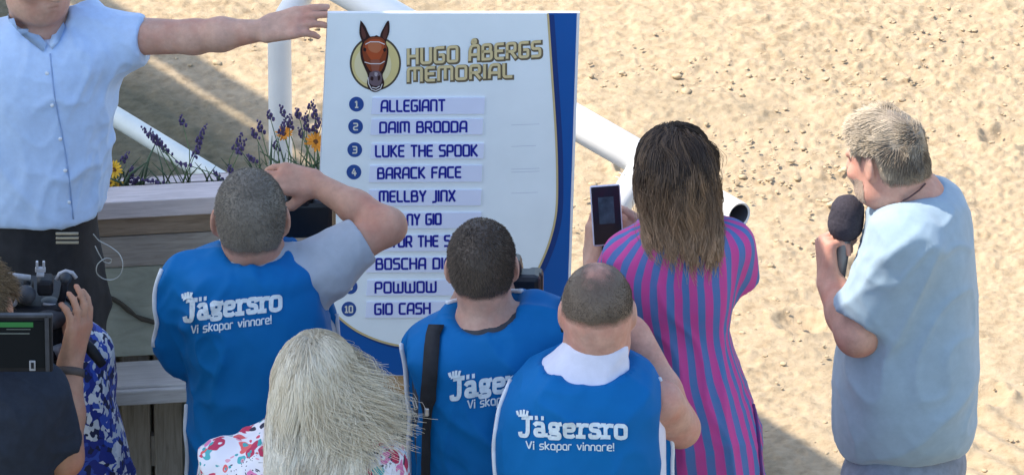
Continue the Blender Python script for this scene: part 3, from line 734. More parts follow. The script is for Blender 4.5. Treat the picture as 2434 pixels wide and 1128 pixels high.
    for (dg, bx_, by, sx0, sx1, sy0, sy1, txt, x0, y0, x1, y1, cap) in rows:
        st = MB(); st.slab([B(sx0 + 3, sy0, .0052), B(sx1, sy0 - 1, .0052), B(sx1 - 2, sy1 - 1, .0052), B(sx0, sy1, .0052)], BN, .0032)
        so = st.build('name_strip', M_strip, root)
        words('name', txt, x0, y0, x1, y1, cap, 5.0, M_txt, so, .0056)
        if not dg and by not in (570, 625, 463): continue
        bd = MB(); bd.slab([B(bx_ + 17.5 * math.cos(a), by + 17.5 * math.sin(a), .0024) for a in np.linspace(0, 2 * math.pi, 33)[:-1]], BN, .0006); bo = bd.build('number_badge', M_badge, root)
        if dg:
            w = 9 if len(dg) == 1 else 17
            if dg == '1': w = 5
            words('digit', dg, bx_ - w / 2, by + 7.5, bx_ + w / 2, by + 7.5, 15, 3.2, M_badget, bo, .0029, .3)
    # faint dash marks on the right-hand side
    dm = []
    for y in (296, 347, 401, 408, 458): dm.append([np.array([1215., y + .5]), np.array([1290. - (y % 7) * 4, y - 2])])
    mfl = flat('faint_grey', (.62, .67, .72))
    for d1 in dm: V, F = ribbons([d1], 1.2, lambda x, y, l: B(x, y, .0022)); link('faint_line', np_mesh('faint_line', V, [F], False), mfl, root)
    # horse emblem
    em = empty('emblem', [0, 0, 0], None, None); em.parent = root
    def disc(r, m, off, cx=892, cy=150): MB().poly([B(cx + r * math.cos(a), cy + r * math.sin(a) * 1.06, off) for a in np.linspace(0, 2 * math.pi, 49)[:-1]]).build('disc', m, em, recalc=False)
    disc(61, flat('emblem_ring', (.09, .075, .05)), .0021); disc(56.5, flat('emblem_yellow', (.72, .60, .26)), .0025); disc(44, flat('emblem_pale', (.77, .68, .40)), .0028, 886, 154)
    dk, br, rd, lt = flat('horse_dark', (.035, .014, .012)), flat('horse_brown', (.25, .055, .018)), flat('horse_red', (.44, .085, .025)), flat('horse_light', (.50, .17, .075))
    mz, wh = flat('horse_muzzle', (.16, .115, .13)), flat('horse_white', (.75, .72, .7))
    def pg(pts, m, off, nm='marking', sm=True):
        p = smooth_poly(pts + [pts[0]], 4)[:-1] if sm else pts
        f = MB().poly([B(*q, off) for q in p]); f.build(nm, m, em, recalc=False)
    pg([(861, 100), (854, 78), (856, 52), (858, 49), (868, 62), (877, 82), (884, 88), (895, 83), (902, 88), (905, 78), (914, 60), (921, 49), (925, 53), (925, 76), (917, 100), (923, 116), (921, 142), (915, 164), (909, 178), (913, 196), (908, 210), (893, 218), (879, 213), (872, 198), (874, 180), (866, 160), (858, 140), (856, 116)], dk, .0032, 'horse_head')
    pg([(866, 98), (880, 88), (894, 87), (908, 90), (917, 102), (919, 120), (916, 142), (909, 162), (902, 170), (884, 170), (874, 160), (864, 138), (861, 116)], br, .0035)
    pg([(869, 100), (882, 93), (896, 92), (909, 97), (913, 112), (908, 128), (900, 142), (884, 142), (874, 130), (867, 114)], rd, .0038)
    pg([(874, 104), (890, 97), (904, 102), (906, 114), (897, 124), (883, 122), (875, 114)], lt, .0041)
    pg([(859, 60), (866, 72), (870, 86), (864, 92), (859, 78)], flat('ear_inner', (.12, .045, .035)), .0035); pg([(920, 58), (921, 74), (916, 92), (909, 86), (913, 70)], flat('ear_inner_b', (.11, .04, .03)), .0035)
    pg([(880, 142), (902, 142), (899, 168), (893, 172), (884, 168)], flat('nose_red', (.30, .10, .06)), .0041)
    pg([(864, 112), (870, 114), (869, 121), (863, 119)], dk, .0041); pg([(916, 112), (918, 118), (913, 122), (910, 116)], dk, .0041)
    pg([(878, 172), (890, 167), (903, 170), (908, 186), (903, 200), (891, 203), (880, 198), (876, 186)], mz, .0044)
    pg([(881, 180), (887, 182), (886, 190), (880, 188)], dk, .0047); pg([(897, 180), (903, 178), (903, 187), (898, 190)], dk, .0047)
    pg([(890, 170), (897, 172), (895, 180), (890, 178)], flat('nose_pale', (.42, .36, .38)), .0047)
    V, F = ribbons([[np.array(q, float) for q in s] for s in ([(874, 182), (876, 198), (883, 211), (893, 214), (904, 209), (908, 198)], [(868, 104), (880, 98), (900, 98), (914, 104)], [(866, 146), (880, 150), (904, 150), (914, 144)], [(884, 206), (894, 208), (902, 203)])], 2.0, lambda x, y, l: B(x, y, .0049 + l * 1e-5))
    link('bridle', np_mesh('bridle', V, [F], False), wh, em)
    return root
board = make_board()
def make_stand():
    o = on_board(1050, 892); zt = o[2] - .001
    root = empty('display_stand', [o[0], o[1] + .1, 0], 'wicker fronted stand with an orange wooden ledge under the sign board', 'stand')
    W = .66; y0 = -.14
    MB().box((0, .0, zt - .013), (W, .30, .026), None, .003).build('ledge', wood('ledge_wood', (.48, .29, .12), (.33, .19, .07), (1.5, 12, 12)), root)
    MB().box((0, .02, (zt - .03) / 2), (W - .06, .2, zt - .03)).build('box', simple('stand_core', (.07, .075, .06), .9), root)
    wk = MB(); rg = random.Random(2); n = 58
    for i in range(n):
        x = -W / 2 + .04 + (W - .08) * i / (n - 1); pts = []
        for k in range(15):
            z = .01 + (zt - .045) * k / 14; pts.append((x + rg.uniform(-.0012, .0012), -.0885 + .005 * (1 if (i + k) % 2 else -1), z))
        wk.tube(pts, .0042, 6)
    for k in range(14):
        z = .02 + (zt - .06) * k / 13; pts = [(-W / 2 + .035 + (W - .07) * j / 29, -.0885 - .005 * (1 if (j + k) % 2 else -1), z) for j in range(30)]; wk.tube(pts, .0036, 6)
    wk.build('wicker_front', simple('wicker', (.30, .29, .23), .7, .4, 60), root, True)
make_stand()

# ================================================================== PEOPLE
class Pose:
    """measures a person's joints and outline in the photograph and gives them in metres from the feet"""
    def __init__(s, px, y): s.y = y; s.o = np.array([at_y(px, 564, y)[0], y, 0.0])
    def __call__(s, px, py, dy=0.0): return at_y(px, py, s.y + dy) - s.o
    def row(s, py, L, Rr, b, dy=0.0):
        p = at_y((L + Rr) / 2, py, s.y + dy); sc = FPX / ((p - CAM) @ FWD); q = p - s.o
        return (q[2], q[0], q[1], (Rr - L) / 2 / sc, b)
    def rows(s, rs): return [s.row(*r) for r in rs]
def axes(yaw, pitch=0.0, roll=0.0):
    yaw, pitch, roll = R(yaw), R(pitch), R(roll)
    f = np.array([math.cos(yaw) * math.cos(pitch), math.sin(yaw) * math.cos(pitch), -math.sin(pitch)])
    r = np.array([math.sin(yaw), -math.cos(yaw), 0.0]); u = np.cross(r, f)
    r2 = r * math.cos(roll) + u * math.sin(roll); u2 = u * math.cos(roll) - r * math.sin(roll)
    return np.stack([f, r2, u2])
class Head:
    def __init__(s, C, yaw, pitch=0, roll=0, sc=1.0): s.C = V3(C); s.A = axes(yaw, pitch, roll); s.s = sc
    def p(s, f, r, u): return s.C + s.s * (f * s.A[0] + r * s.A[1] + u * s.A[2])
    def local(s, V): return ((V - s.C) / s.s) @ s.A.T
    def build(s, F, ears=True, jowl=0.0):
        k = s.s; A = s.A; e = lambda c, r, q=.02, sub=False, M=A: F.ell(s.p(*c), np.array(r) * k, M, q * k, sub)
        e((-.012, 0, .024), (.096, .0755, .091)); e((.022, 0, -.04), (.066, .060, .072), .035); e((.05, 0, -.085), (.032, .036, .026), .03)
        if jowl: e((.015, 0, -.08), (.06, .058 + jowl, .045), .03)
        e((-.055, 0, -.03), (.045, .055, .055), .03)
        for q in (-1, 1):
            F.rc(s.p(.083, .012 * q, .02), s.p(.070, .05 * q, .02), .013 * k, .010 * k, .014 * k)
            e((.10, .033 * q, .001), (.018, .017, .011), .014, True); e((.073, .033 * q, .001), (.0125, .0125, .0125), .004)
            e((.062, .046 * q, -.03), (.022, .018, .018), .02)
        F.rc(s.p(.090, 0, .012), s.p(.110, 0, -.030), .008 * k, .0125 * k, .014 * k)
        for q in (-1, 1): e((.098, .011 * q, -.033), (.011, .008, .008), .006)
        e((.083, 0, -.058), (.012, .024, .006), .006); e((.082, 0, -.069), (.011, .021, .0065), .006); e((.098, 0, -.0635), (.01, .022, .0018), .003, True)
        if ears:
            for q in (-1, 1):
                M = axes(0, 0, 0); th = R(24) * q
                f = A[0] * math.cos(th) - A[1] * math.sin(th) * 1; r = A[1] * math.cos(th) + A[0] * math.sin(th) * 1
                f, r = A[0] * math.cos(R(25)) + A[1] * q * -1 * math.sin(R(25)) * -1 * -1, None
                f = A[0] * math.cos(R(28)) - A[1] * q * math.sin(R(28)); r = np.cross(A[2], f)
                M = np.stack([f, r, A[2]])
                F.ell(s.p(-.012, .080 * q, .0), np.array((.019, .0075, .032)) * k, M, .006 * k)
                F.ell(s.p(-.008, .076 * q, -.024), np.array((.010, .007, .012)) * k, M, .006 * k)
                F.ell(s.p(-.004, .0885 * q, .0), np.array((.009, .006, .017)) * k, M, .004 * k, True)
HAIRLINE = ([-.13, -.06, -.035, -.028, .012, .02, .035, .05, .07, .09, .12], [-.048, -.044, -.030, .022, .028, .0, .02, .052, .078, .092, .10])
def hair_cap(name, body, head, thick, mat, root, line=HAIRLINE, keep=None, tone=.3, nz=.35):
    """a close shell of hair grown from the scalp itself, thinning out at the hairline"""
    V, Q = body; N = normals(V, Q); L = head.local(V)
    ins = np.minimum((L[:, 2] - np.interp(L[:, 0], *line)) / .03, 1.2)
    ins = np.where(np.abs(L[:, 1]) > .0835, -1, ins); ins = np.where((np.abs(L) > .16).any(1), -1, ins)
    if keep is not None: ins = np.minimum(ins, keep(L))
    ins = ins + .14 * vnoise(V, 80, 9)
    fm = (ins[Q] > -.45).all(1); Q2 = Q[fm]; used = np.unique(Q2); mp = np.full(len(V), -1); mp[used] = np.arange(len(used))
    t = np.clip(ins + .1, .04, 1) ** .7 * thick * (1 + nz * vnoise(V, 40, 12))
    W = V + N * (t + .0006)[:, None]
    me = np_mesh(name, W[used], [mp[Q2]], True); a = me.attributes.new('tone', 'FLOAT', 'POINT')
    a.data.foreach_set('value', np.clip(tone + .25 * vnoise(V[used], 30, 15), 0, 1).astype(np.float32))
    a = me.attributes.new('thin', 'FLOAT', 'POINT'); a.data.foreach_set('value', np.clip(1 - (ins[used] + .4) / .75, 0, 1).astype(np.float32))
    o = link(name, me, mat, root); return o, W[used], mp[Q2], np.clip(ins[used], 0, 1)
def strand_mesh(name, P, r0, r1, tones, mat, parent):
    """P (n, steps, 3): every strand a thin tapering three-sided hair"""
    n, S, _ = P.shape
    T = np.gradient(P, axis=1); T /= np.linalg.norm(T, axis=2, keepdims=True) + 1e-9
    ref = np.array([.3, -.9, .31]); U = np.cross(T, ref); U /= np.linalg.norm(U, axis=2, keepdims=True) + 1e-9; W = np.cross(T, U)
    rad = (r0 + (r1 - r0) * np.linspace(0, 1, S) ** 1.5)[None, :, None]
    if hasattr(r0, '__len__'): rad = rad
    ring = np.stack([P + rad * (math.cos(a) * U + math.sin(a) * W) for a in (0, 2.094, 4.189)], 2)   # n,S,3,3
    V = ring.reshape(-1, 3); idx = np.arange(n * S * 3).reshape(n, S, 3)
    F = np.concatenate([np.stack([idx[:, :-1, k], idx[:, :-1, (k + 1) % 3], idx[:, 1:, (k + 1) % 3], idx[:, 1:, k]], -1).reshape(-1, 4) for k in range(3)])
    me = np_mesh(name, V, [F], True); a = me.attributes.new('tone', 'FLOAT', 'POINT')
    a.data.foreach_set('value', np.clip(np.repeat(np.asarray(tones).reshape(-1), 3), 0, 1).astype(np.float32))
    return link(name, me, mat, parent)
def stubble(cap, V, Q, ins, n, length, lean, mat, tone=(.2, .8), rad=.0007, seed=1, curl=.0):
    rg = np.random.default_rng(seed); pk = np.clip(ins[Q].mean(1), 0, .5) + .004; f = rg.choice(len(Q), n, p=pk / pk.sum()); w = rg.dirichlet(np.ones(4), n)
    p = (V[Q[f]] * w[..., None]).sum(1); k = (ins[Q[f]] * w).sum(1)
    N = normals(V, Q)[Q[f]].mean(1); d = N + np.array(lean)[None, :] * .9 + rg.normal(0, .28, (n, 3)); d /= np.linalg.norm(d, axis=1)[:, None]
    ln = length * (.35 + .65 * k) * rg.uniform(.6, 1.15, n); S = 4; t = np.linspace(0, 1, S)
    P = p[:, None, :] - N[:, None, :] * .001 + d[:, None, :] * (ln[:, None] * t)[..., None] + (np.array(lean)[None, None, :] + curl * rg.normal(0, 1, (n, 1, 3))) * (ln[:, None] * t ** 2 * .5)[..., None]
    tn = rg.uniform(*tone, n)[:, None] * np.ones(S)[None, :]
    return strand_mesh('strands', P, rad, rad * .3, tn, mat, cap)
def hand(F, W, d, n, side, curl, thumb=(.5, .75, .35, .8, .2, .45), sc=1.0, spread=.0):
    """palm, four unequal jointed fingers and a thumb from the side of the palm; d: towards the fingers, n: the way the palm faces"""
    W, d, n = V3(W), V3(d), V3(n); d = d / np.linalg.norm(d); n = n - d * (n @ d); n /= np.linalg.norm(n); t = np.cross(n, d) * side
    for i in range(4):
        lat = (1.5 - i); K = W + sc * (d * (.088 - .006 * abs(i - 1)) + t * lat * .0195)
        F.rc(W + sc * (t * lat * .012 + d * .012), K, .0150 * sc, .0115 * sc, .012 * sc)
        ln = (.072, .080, .074, .058)[i] * sc; th = 0; p = K; c = curl[i] if hasattr(curl[0], '__len__') else curl
        for j in range(3):
            th += R(c[j]); v = d * math.cos(th) + n * math.sin(th) + t * lat * spread; v /= np.linalg.norm(v); q = p + v * ln * (.45, .31, .24)[j]
            F.rc(p, q, (.0093, .0084, .0076)[j] * sc, (.0085, .0077, .0066)[j] * sc, .0025 * sc); p = q
    b = W + sc * (d * .022 + t * .022 + n * .004); a1 = d * thumb[0] + t * thumb[1] + n * thumb[2]; a1 /= np.linalg.norm(a1); m = b + a1 * .046 * sc
    a2 = d * thumb[3] + t * thumb[4] + n * thumb[5]; a2 /= np.linalg.norm(a2); e = m + a2 * .033 * sc; z = e + a2 * .022 * sc
    F.rc(b, m, .0155 * sc, .0115 * sc, .010 * sc); F.rc(m, e, .0110 * sc, .0098 * sc, .003 * sc); F.rc(e, z, .0098 * sc, .0078 * sc, .003 * sc)
def surf(name, F, mat, root, smooth=1, fold=None):
    V, Q = F.mesh(smooth)
    if fold: 
        for fd in (fold if isinstance(fold, list) else [fold]): V = folds(V, Q, **fd)
        V = relax(V, Q, .5)
    o = link(name, np_mesh(name, V, [Q], True), mat, root); return o, V, Q
def bvh(V, Q): return BVHTree.FromPolygons(V.tolist(), Q.tolist())
class Drape:
    """lays print and piping on cloth along lines seen from behind"""
    def __init__(s, V, Q, pose): s.t = bvh(V, Q); s.o = pose.o; s.y = pose.y
    def raw(s, px, py): return s.t.ray_cast((CAM - s.o).tolist(), ray(px, py).tolist())
    def __call__(s, px, py, off=.0015):
        h, n, i, d = s.raw(px, py)
        if h is None: return at_y(px, py, s.y) - s.o + np.array([0, -.1, 0])
        n = V3(n); 
        if n @ ray(px, py) > 0: n = -n
        return V3(h) + n * off
    def rimv(s, px, y0, y1, inset=3.0):
        y = y0
        while y < y1:
            if s.raw(px, y)[0] is not None: return (px, y + inset)
            y += 1
        return None
    def rim(s, py, x0, x1, inset=3.0):
        st = 1.0 if x1 > x0 else -1.0; x = x0
        while (x1 - x) * st > 0:
            if s.raw(x, py)[0] is not None: return (x + st * inset, py)
            x += st
        return None
def piping(dr, pts, mat, parent, rad=.0042, off=.002):
    p = [np.array(q, float) for q in pts if q is not None]; out = []
    for a, b in zip(p, p[1:]):
        n = max(1, int(np.linalg.norm(b - a) / 12)); out += [a + (b - a) * k / n for k in range(n)]
    out.append(p[-1]); H = [dr(q[0], q[1], off) for q in out]
    H = [H[0]] + [(H[i - 1] + 2 * H[i] + H[i + 1]) / 4 for i in range(1, len(H) - 1)] + [H[-1]]
    return MB().tube(H, rad, 8).build('piping', mat, parent, True)
M_print = simple('vest_print', (.62, .70, .74), .7, .12, 90, .2, 300, .001, .3)
def vest_print(dr, parent, x0, y0, x1, y1, unit, tx0, ty0, tx1, ty1, tcap):
    """the club name in heavy slabs with a little crown on the first letter, and the line below it"""
    sts, W = strokes('Jägersro', SLAB, .10, .14); sc = (x1 - x0) / W
    mk = lambda st, xa, ya, xb, yb, w, s: None
    put = lambda x, y, l: dr(x0 + x, y0 + (y1 - y0) * (x / (x1 - x0)) - y, .0030 + l * .00006)
    k = [[np.array([q[0] * sc, q[1] * unit]) for q in s] for s in sts]
    V, F = ribbons(k, unit * .205, put, 5.0, unit * .05)
    cr = [[(-.0, 1.02), (.5, 1.06)], [(.0, 1.05), (-.06, 1.26)], [(.13, 1.06), (.13, 1.30)], [(.27, 1.07), (.30, 1.32)], [(.42, 1.07), (.48, 1.28)]]
    k = [[np.array([q[0] * sc, q[1] * unit - unit * .02]) for q in s] for s in cr]
    V2, F2 = ribbons(k, unit * .11, lambda x, y, l: put(x, y, l + 40), 4.0)
    link('club_lettering', np_mesh('club_lettering', np.concatenate([V, V2]), [F, F2 + len(V)], False), M_print, parent)
    sts, W = strokes('Vi skapar vinnare!', GL, .2, .2); sc = (tx1 - tx0) / W
    k = [[np.array([q[0] * sc, q[1] * tcap]) for q in s] for s in sts]
    V, F = ribbons(k, tcap * .165, lambda x, y, l: dr(tx0 + x, ty0 + (ty1 - ty0) * (x / (tx1 - tx0)) - y, .0030 + l * .00004), 5.0, .8)
    link('slogan', np_mesh('slogan', V, [F], False), M_print, parent)
def legs(root, x, y, hz, w, mat, shoe, yaw, skin_m=None, bare=False):
    """trousers and shoes; the pelvis hides under the upper clothes"""
    A = axes(yaw); f, r = A[0], A[1]; c = np.array([x, y, 0.0])
    F = Field(c + (-.36, -.36, -.02), c + (.36, .36, hz + .1), .012)
    F.ell(c + (0, 0, hz - .02), (w * .95, .125, .12), np.stack([r, f, [0, 0, 1]]))
    for q in (-1, 1):
        h = c + r * q * w * .5 + np.array([0, 0, hz - .06]); kn = c + r * q * w * .52 + f * .02 + np.array([0, 0, hz * .52]); an = c + r * q * w * .55 - f * .01 + np.array([0, 0, .075])
        F.rc(h, kn, .088, .066, .04); F.rc(kn, an, .066, .052, .02)
    surf('trousers', F, mat, root, 1, dict(amp=.007, f=(10, 10, 7), seed=int(x * 90) + 3))
    for q in (-1, 1):
        s = c + r * q * w * .56 + f * .05; S = Field(s + (-.2, -.2, -.01), s + (.2, .2, .16), .010)
        S.rc(s - f * .07 + (0, 0, .038), s + f * .10 + (0, 0, .032), .036, .036, .03, flat=((0, 0, 1), .85)); S.rc(s - f * .07 + (0, 0, .05), s - f * .06 + (0, 0, .09), .042, .045, .02); S.cut((s[0], s[1], .001), (0, 0, -1))
        surf('shoe', S, shoe, root)
def person(name_label, px, y):
    P = Pose(px, y); root = empty('person', P.o, name_label, 'person'); return P, root
SK1 = skin('skin_tan', (.50, .285, .20)); SK2 = skin('skin_fair', (.56, .35, .265)); SK3 = skin('skin_pink', (.58, .34, .26), (.56, .17, .11)); SK4 = skin('skin_bronze', (.46, .25, .16))
M_vest = simple('vest_blue', (.002, .130, .37), .7, .10, 5, .12, 420, .0007, .15)
M_pipe = simple('vest_piping', (.66, .70, .74), .65, .06, 60)
M_black = simple('black_cloth', (.016, .017, .021), .8, .3, 30, .25, 300, .001); M_blackp = simple('black_plastic', (.014, .015, .018), .38, .2, 30, .15, 200, .0006, .5)
M_shoe = simple('shoe_leather', (.03, .026, .024), .5); M_jean = simple('navy_trousers', (.025, .032, .055), .8, .25, 60, .3, 300, .001); M_khaki = simple('beige_trousers', (.30, .26, .2), .8, .2, 50)
M_glass = simple('lens_glass', (.006, .006, .01), .08, .1, 5, 0, 1, .001, .7)
def photo_camera(loc, yaw, label, pitch=0.0, flash=False):
    root = empty('photo_camera', loc, label, 'camera'); A = axes(yaw, pitch)
    M = Matrix((A[1].tolist(), A[0].tolist(), A[2].tolist())).transposed(); root.rotation_euler = M.to_euler()
    MB().box((0, 0, 0), (.142, .062, .088), None, .012).box((0, .004, .056), (.062, .066, .042), None, .014).box((.058, .022, -.004), (.036, .05, .09), None, .012).build('body', M_blackp, root)
    MB().tube([(-.012, .03, -.004), (-.012, .05, -.004), (-.012, .051, -.004), (-.012, .12, -.004), (-.012, .121, -.004), (-.012, .155, -.004)], [.036, .036, .0385, .0385, .041, .041], 28).build('lens', M_blackp, root, True)
    MB().tube([(-.012, .1555, -.004), (-.012, .157, -.004)], [.036, .036], 28).build('front_glass', M_glass, root)
    MB().box((.0, -.036, .052), (.036, .012, .026), None, .004).build('eyepiece', M_black, root)
    if flash: MB().box((0, .004, .13), (.066, .05, .10), None, .01).box((0, .004, .075), (.04, .04, .02)).build('flash', M_blackp, root)
    return root

# ------------------------------------------------------------------ shaved-head photographer in a blue vest, right arm raised
def man_shaved():
    P, root = person('man with shaved grey head in blue vest, bare right arm raised to a black camera', 610, -.93)
    H = Head(P(595, 520, .02), 92, 4, 0, .95)
    rows = P.rows([(583, 555, 690, .05, .02), (598, 520, 712, .075, .01), (622, 458, 742, .10), (660, 430, 756, .12), (720, 428, 776, .135), (800, 440, 796, .14), (900, 462, 800, .14), (1000, 460, 800, .14), (1128, 456, 802, .145), (1290, 452, 806, .15)])
    lo, hi = P(360, 1300, 0) + (0, -.32, 0), P(1000, 330, .3) + (0, .2, 0.23)
    F = Field(lo, hi, .0046); F.loft(rows, grow=-.022); H.build(F)
    F.rc(P(597, 560, .0), P(603, 640, .0), .056, .066, .03)
    sh, el, wr = P(768, 628, .02), P(922, 538, .08), P(752, 437, .20)
    F.rc(sh, el, .046, .037, .02); F.rc(el, (el * .55 + wr * .45), .039, .035, .02); F.rc(el * .55 + wr * .45, wr, .035, .0255, .02)
    hand(F, wr + (.005, 0, 0), P(664, 424, .20) - wr, (-.2, .6, -.75), -1, [(18, 22, 14), (16, 24, 14), (18, 28, 16), (24, 30, 18)], (.6, .5, .6, .8, .0, .6))
    F.rc(P(470, 680, .02), P(440, 815, .05), .045, .042, .02); F.rc(P(440, 815, .05), P(600, 640, .26), .042, .03, .02)
    hand(F, P(600, 640, .26), (.3, .2, .9), (.9, 0, .1), 1, (40, 30, 20))
    body, V, Q = surf('body', F, SK1, root)
    hm = hairmat('shaved_hair', (.10, .085, .065), (.30, .26, .21), .6)
    cap, cv, cq, ci = hair_cap('hair', (V, Q), H, .0035, hm, root, tone=.35); stubble(cap, cv, cq, ci, 9000, .0055, (0, 0, -.4), hm, (.15, .9), .0006, 2)
    T = Field(lo, hi, .006); T.loft(rows, grow=-.004); T.rc(P(772, 636, .02), P(864, 572, .06), .072, .054, .05, cap=.0)
    T.rc(P(595, 583, .0), P(597, 606, -.0), .057, .060, .03, cap=.0); T.ell(P(598, 560, .02), (.060, .085, .045), sub=True)
    M_grey = simple('grey_tshirt', (.36, .39, .43), .85, .06, 40, .2, 350, .0008, .2, .2)
    surf('tshirt', T, M_grey, root, 1, [dict(amp=.006, f=(10, 8, 5), seed=3, dirv=.5), dict(amp=.003, f=(22, 15, 9), seed=8, dirv=-.5)])
    W = Field(lo, hi, .006); W.loft(rows, grow=.004); W.rc(P(452, 672, .0), P(440, 820, .05), .054, .057, .03)
    W.ell(P(594, 566, .02), (.076, .13, .052), k=.004, sub=True)
    a, b = P(714, 575, -.1), P(768, 800, -.1); dz = b - a; n = np.array([-dz[2], 0, dz[0]]); n = n * (1 if n[0] > 0 else -1)
    n /= np.linalg.norm(n); X, Y, Z = W.ax[0][:, None, None], W.ax[1][None, :, None], W.ax[2][None, None, :]
    W.F = np.maximum(W.F, np.minimum((X - a[0]) * n[0] + (Z - a[2]) * n[2], .03 - Y + X * 0).astype(np.float32))
    vest, VV, VQ = surf('vest', W, M_vest, root, 1, [dict(amp=.016, f=(6.5, 6, 3.6), seed=21, dirv=.6, bias=.36), dict(amp=.007, f=(15, 10, 7), seed=24, dirv=-.4)])
    D = Drape(VV, VQ, P)
    piping(D, [D.rim(y, 340, 600) for y in range(640, 830, 14)], M_pipe, vest, .005)
    piping(D, [D.rim(y, 380, 600) for y in range(960, 1200, 20)], M_pipe, vest, .005)
    piping(D, [D.rimv(x, 560, 640) for x in range(524, 664, 10)], M_pipe, vest, .0035)
    piping(D, [D.rim(y, 900, 700) for y in range(745, 830, 14)], M_pipe, vest, .005)
    vest_print(D, vest, 440, 762, 668, 736, 52, 457, 791, 644, 767, 19)
    legs(root, float(P(628, 900)[0]), 0, .9, .17, M_khaki, M_shoe, 90)
    photo_camera(P.o + P(715, 512, .25) + np.array([0, 0, 0]), 92, 'large black camera under the raised hand of the shaved man', 0, False)
man_shaved()

# ------------------------------------------------------------------ young photographer in the middle
def man_young():
    P, root = person('young man with short dark hair, blue vest and black shoulder strap', 1180, -1.2)
    H = Head(P(1146, 634, .02), 88, 6, 3, .88)
    rows = P.rows([(722, 1200, 1300, .035), (735, 1105, 1335, .06), (750, 1075, 1362, .085), (770, 1045, 1378, .10), (793, 1000, 1386, .115), (820, 972, 1390, .125), (870, 976, 1394, .135), (950, 980, 1395, .14), (1050, 985, 1396, .14), (1128, 990, 1400, .145), (1290, 995, 1402, .15)])
    lo, hi = P(930, 1300, 0) + (0, -.32, 0), P(1440, 480, .3) + (0, .2, 0.22)
    F = Field(lo, hi, .0046); F.loft(rows, grow=-.022); H.build(F)
    F.rc(P(1148, 672, .005), P(1152, 770, -.01), .048, .060, .03)
    F.rc(P(1330, 780, .0), P(1345, 850, .15), .045, .04, .02); F.rc(P(1345, 850, .15), P(1232, 725, .24), .04, .028, .02)
    hand(F, P(1232, 738, .22), (-.25, -.05, 1), (-.8, .5, .1), 1, [(35, 30, 25), (30, 30, 25), (30, 30, 25), (35, 35, 25)])
    F.rc(P(1030, 870, .03), P(1030, 960, .15), .036, .034, .02); F.rc(P(1030, 960, .15), P(1085, 740, .27), .04, .028, .02)
    hand(F, P(1085, 740, .27), (.25, .1, 1), (.9, 0, 0), -1, (40, 30, 20))
    body, V, Q = surf('body', F, SK2, root)
    hm = hairmat('dark_hair', (.035, .026, .02), (.15, .108, .078), .5)
    cap, cv, cq, ci = hair_cap('hair', (V, Q), H, .0045, hm, root, tone=.3); stubble(cap, cv, cq, ci, 9000, .007, (.1, 0, -.6), hm, (.1, .9), .0007, 4)
    T = Field(lo, hi, .006); T.loft(rows, grow=-.004); T.rc(P(1020, 880, .05), P(1012, 980, .07), .032, .042, .03, cap=.0)
    T.ell(P(1150, 712, .03), (.080, .10, .046), axes(0, 0, -9), sub=True)
    surf('tshirt', T, simple('charcoal_tshirt', (.045, .05, .06), .85, .2, 40), root, 1, dict(amp=.007, f=(12, 9, 6), seed=5))
    W = Field(lo, hi, .006); W.loft(rows, grow=.007); W.ell(P(1150, 716, .02), (.090, .13, .044), axes(0, 0, -9), k=.004, sub=True)
    a, b = P(968, 812, -.1), P(1004, 955, -.1); n = np.array([(b - a)[2], 0, -(b - a)[0]]); n = n / np.linalg.norm(n) * (1 if n[0] < 0 else -1)
    X, Y, Z = W.ax[0][:, None, None], W.ax[1][None, :, None], W.ax[2][None, None, :]
    c1 = (X - a[0]) * n[0] + (Z - a[2]) * n[2]; c2 = P(1004, 1000, -.1)[0] - X + 0 * Z
    W.F = np.maximum(W.F, np.minimum(np.minimum(c1, c2), .03 - Y + 0 * X).astype(np.float32))
    vest, VV, VQ = surf('vest', W, M_vest, root, 1, [dict(amp=.014, f=(6.5, 6, 3.8), seed=41, dirv=.9, bias=.36), dict(amp=.006, f=(15, 10, 7), seed=44, dirv=-.4)])
    D = Drape(VV, VQ, P)
    piping(D, [D.rim(y, 940, 1100) for y in range(816, 1230, 16)], M_pipe, vest, .0055)
    piping(D, [D.rimv(x, 690, 830) for x in range(1062, 1246, 10)], M_pipe, vest, .005)
    vest_print(D, vest, 1072, 948, 1318, 913, 52, 1112, 970, 1310, 938, 20)
    # the strap over his left shoulder, a flat band lying on the vest
    kp = np.array([(1040, 776), (1032, 800), (1028, 850), (1024, 910), (1021, 960), (1018, 1040), (1016, 1128), (1015, 1220)], float)
    ys_ = np.linspace(776, 1220, 60); pts = list(zip(np.interp(ys_, kp[:, 1], kp[:, 0]), ys_))
    L, Rr = [], []
    for (x, y) in pts:
        w = 18 if y < 950 else (10 if y > 975 else 18 - (y - 950) * .32)
        L.append(D(x - w, y, .007)); Rr.append(D(x + w, y, .007))
    Vs = np.array(L + Rr + [p + np.array([0, .003, -.001]) for p in L] + [p + np.array([0, .003, -.001]) for p in Rr]); n = len(pts); i = np.arange(n - 1)
    Fq = np.concatenate([np.stack([i, i + 1, i + n + 1, i + n], 1), np.stack([i + 2 * n, i + 3 * n, i + 3 * n + 1, i + 2 * n + 1], 1), np.stack([i, i + 2 * n, i + 2 * n + 1, i + 1], 1), np.stack([i + n, i + n + 1, i + 3 * n + 1, i + 3 * n], 1)])
    st = link('shoulder_strap', np_mesh('shoulder_strap', Vs, [Fq], True), M_black, root)
    MB().box(D(1021, 975, .008), (.010, .006, .018), None, .002).build('buckle', simple('buckle_metal', (.6, .6, .62), .3, .1, 30, metal=.8), st)
    legs(root, float(P(1195, 900)[0]), 0, .9, .17, M_jean, M_shoe, 90)
    photo_camera(P.o + P(1206, 690, .235), 88, 'black camera held to the right cheek of the young dark haired man', 4)
man_young()

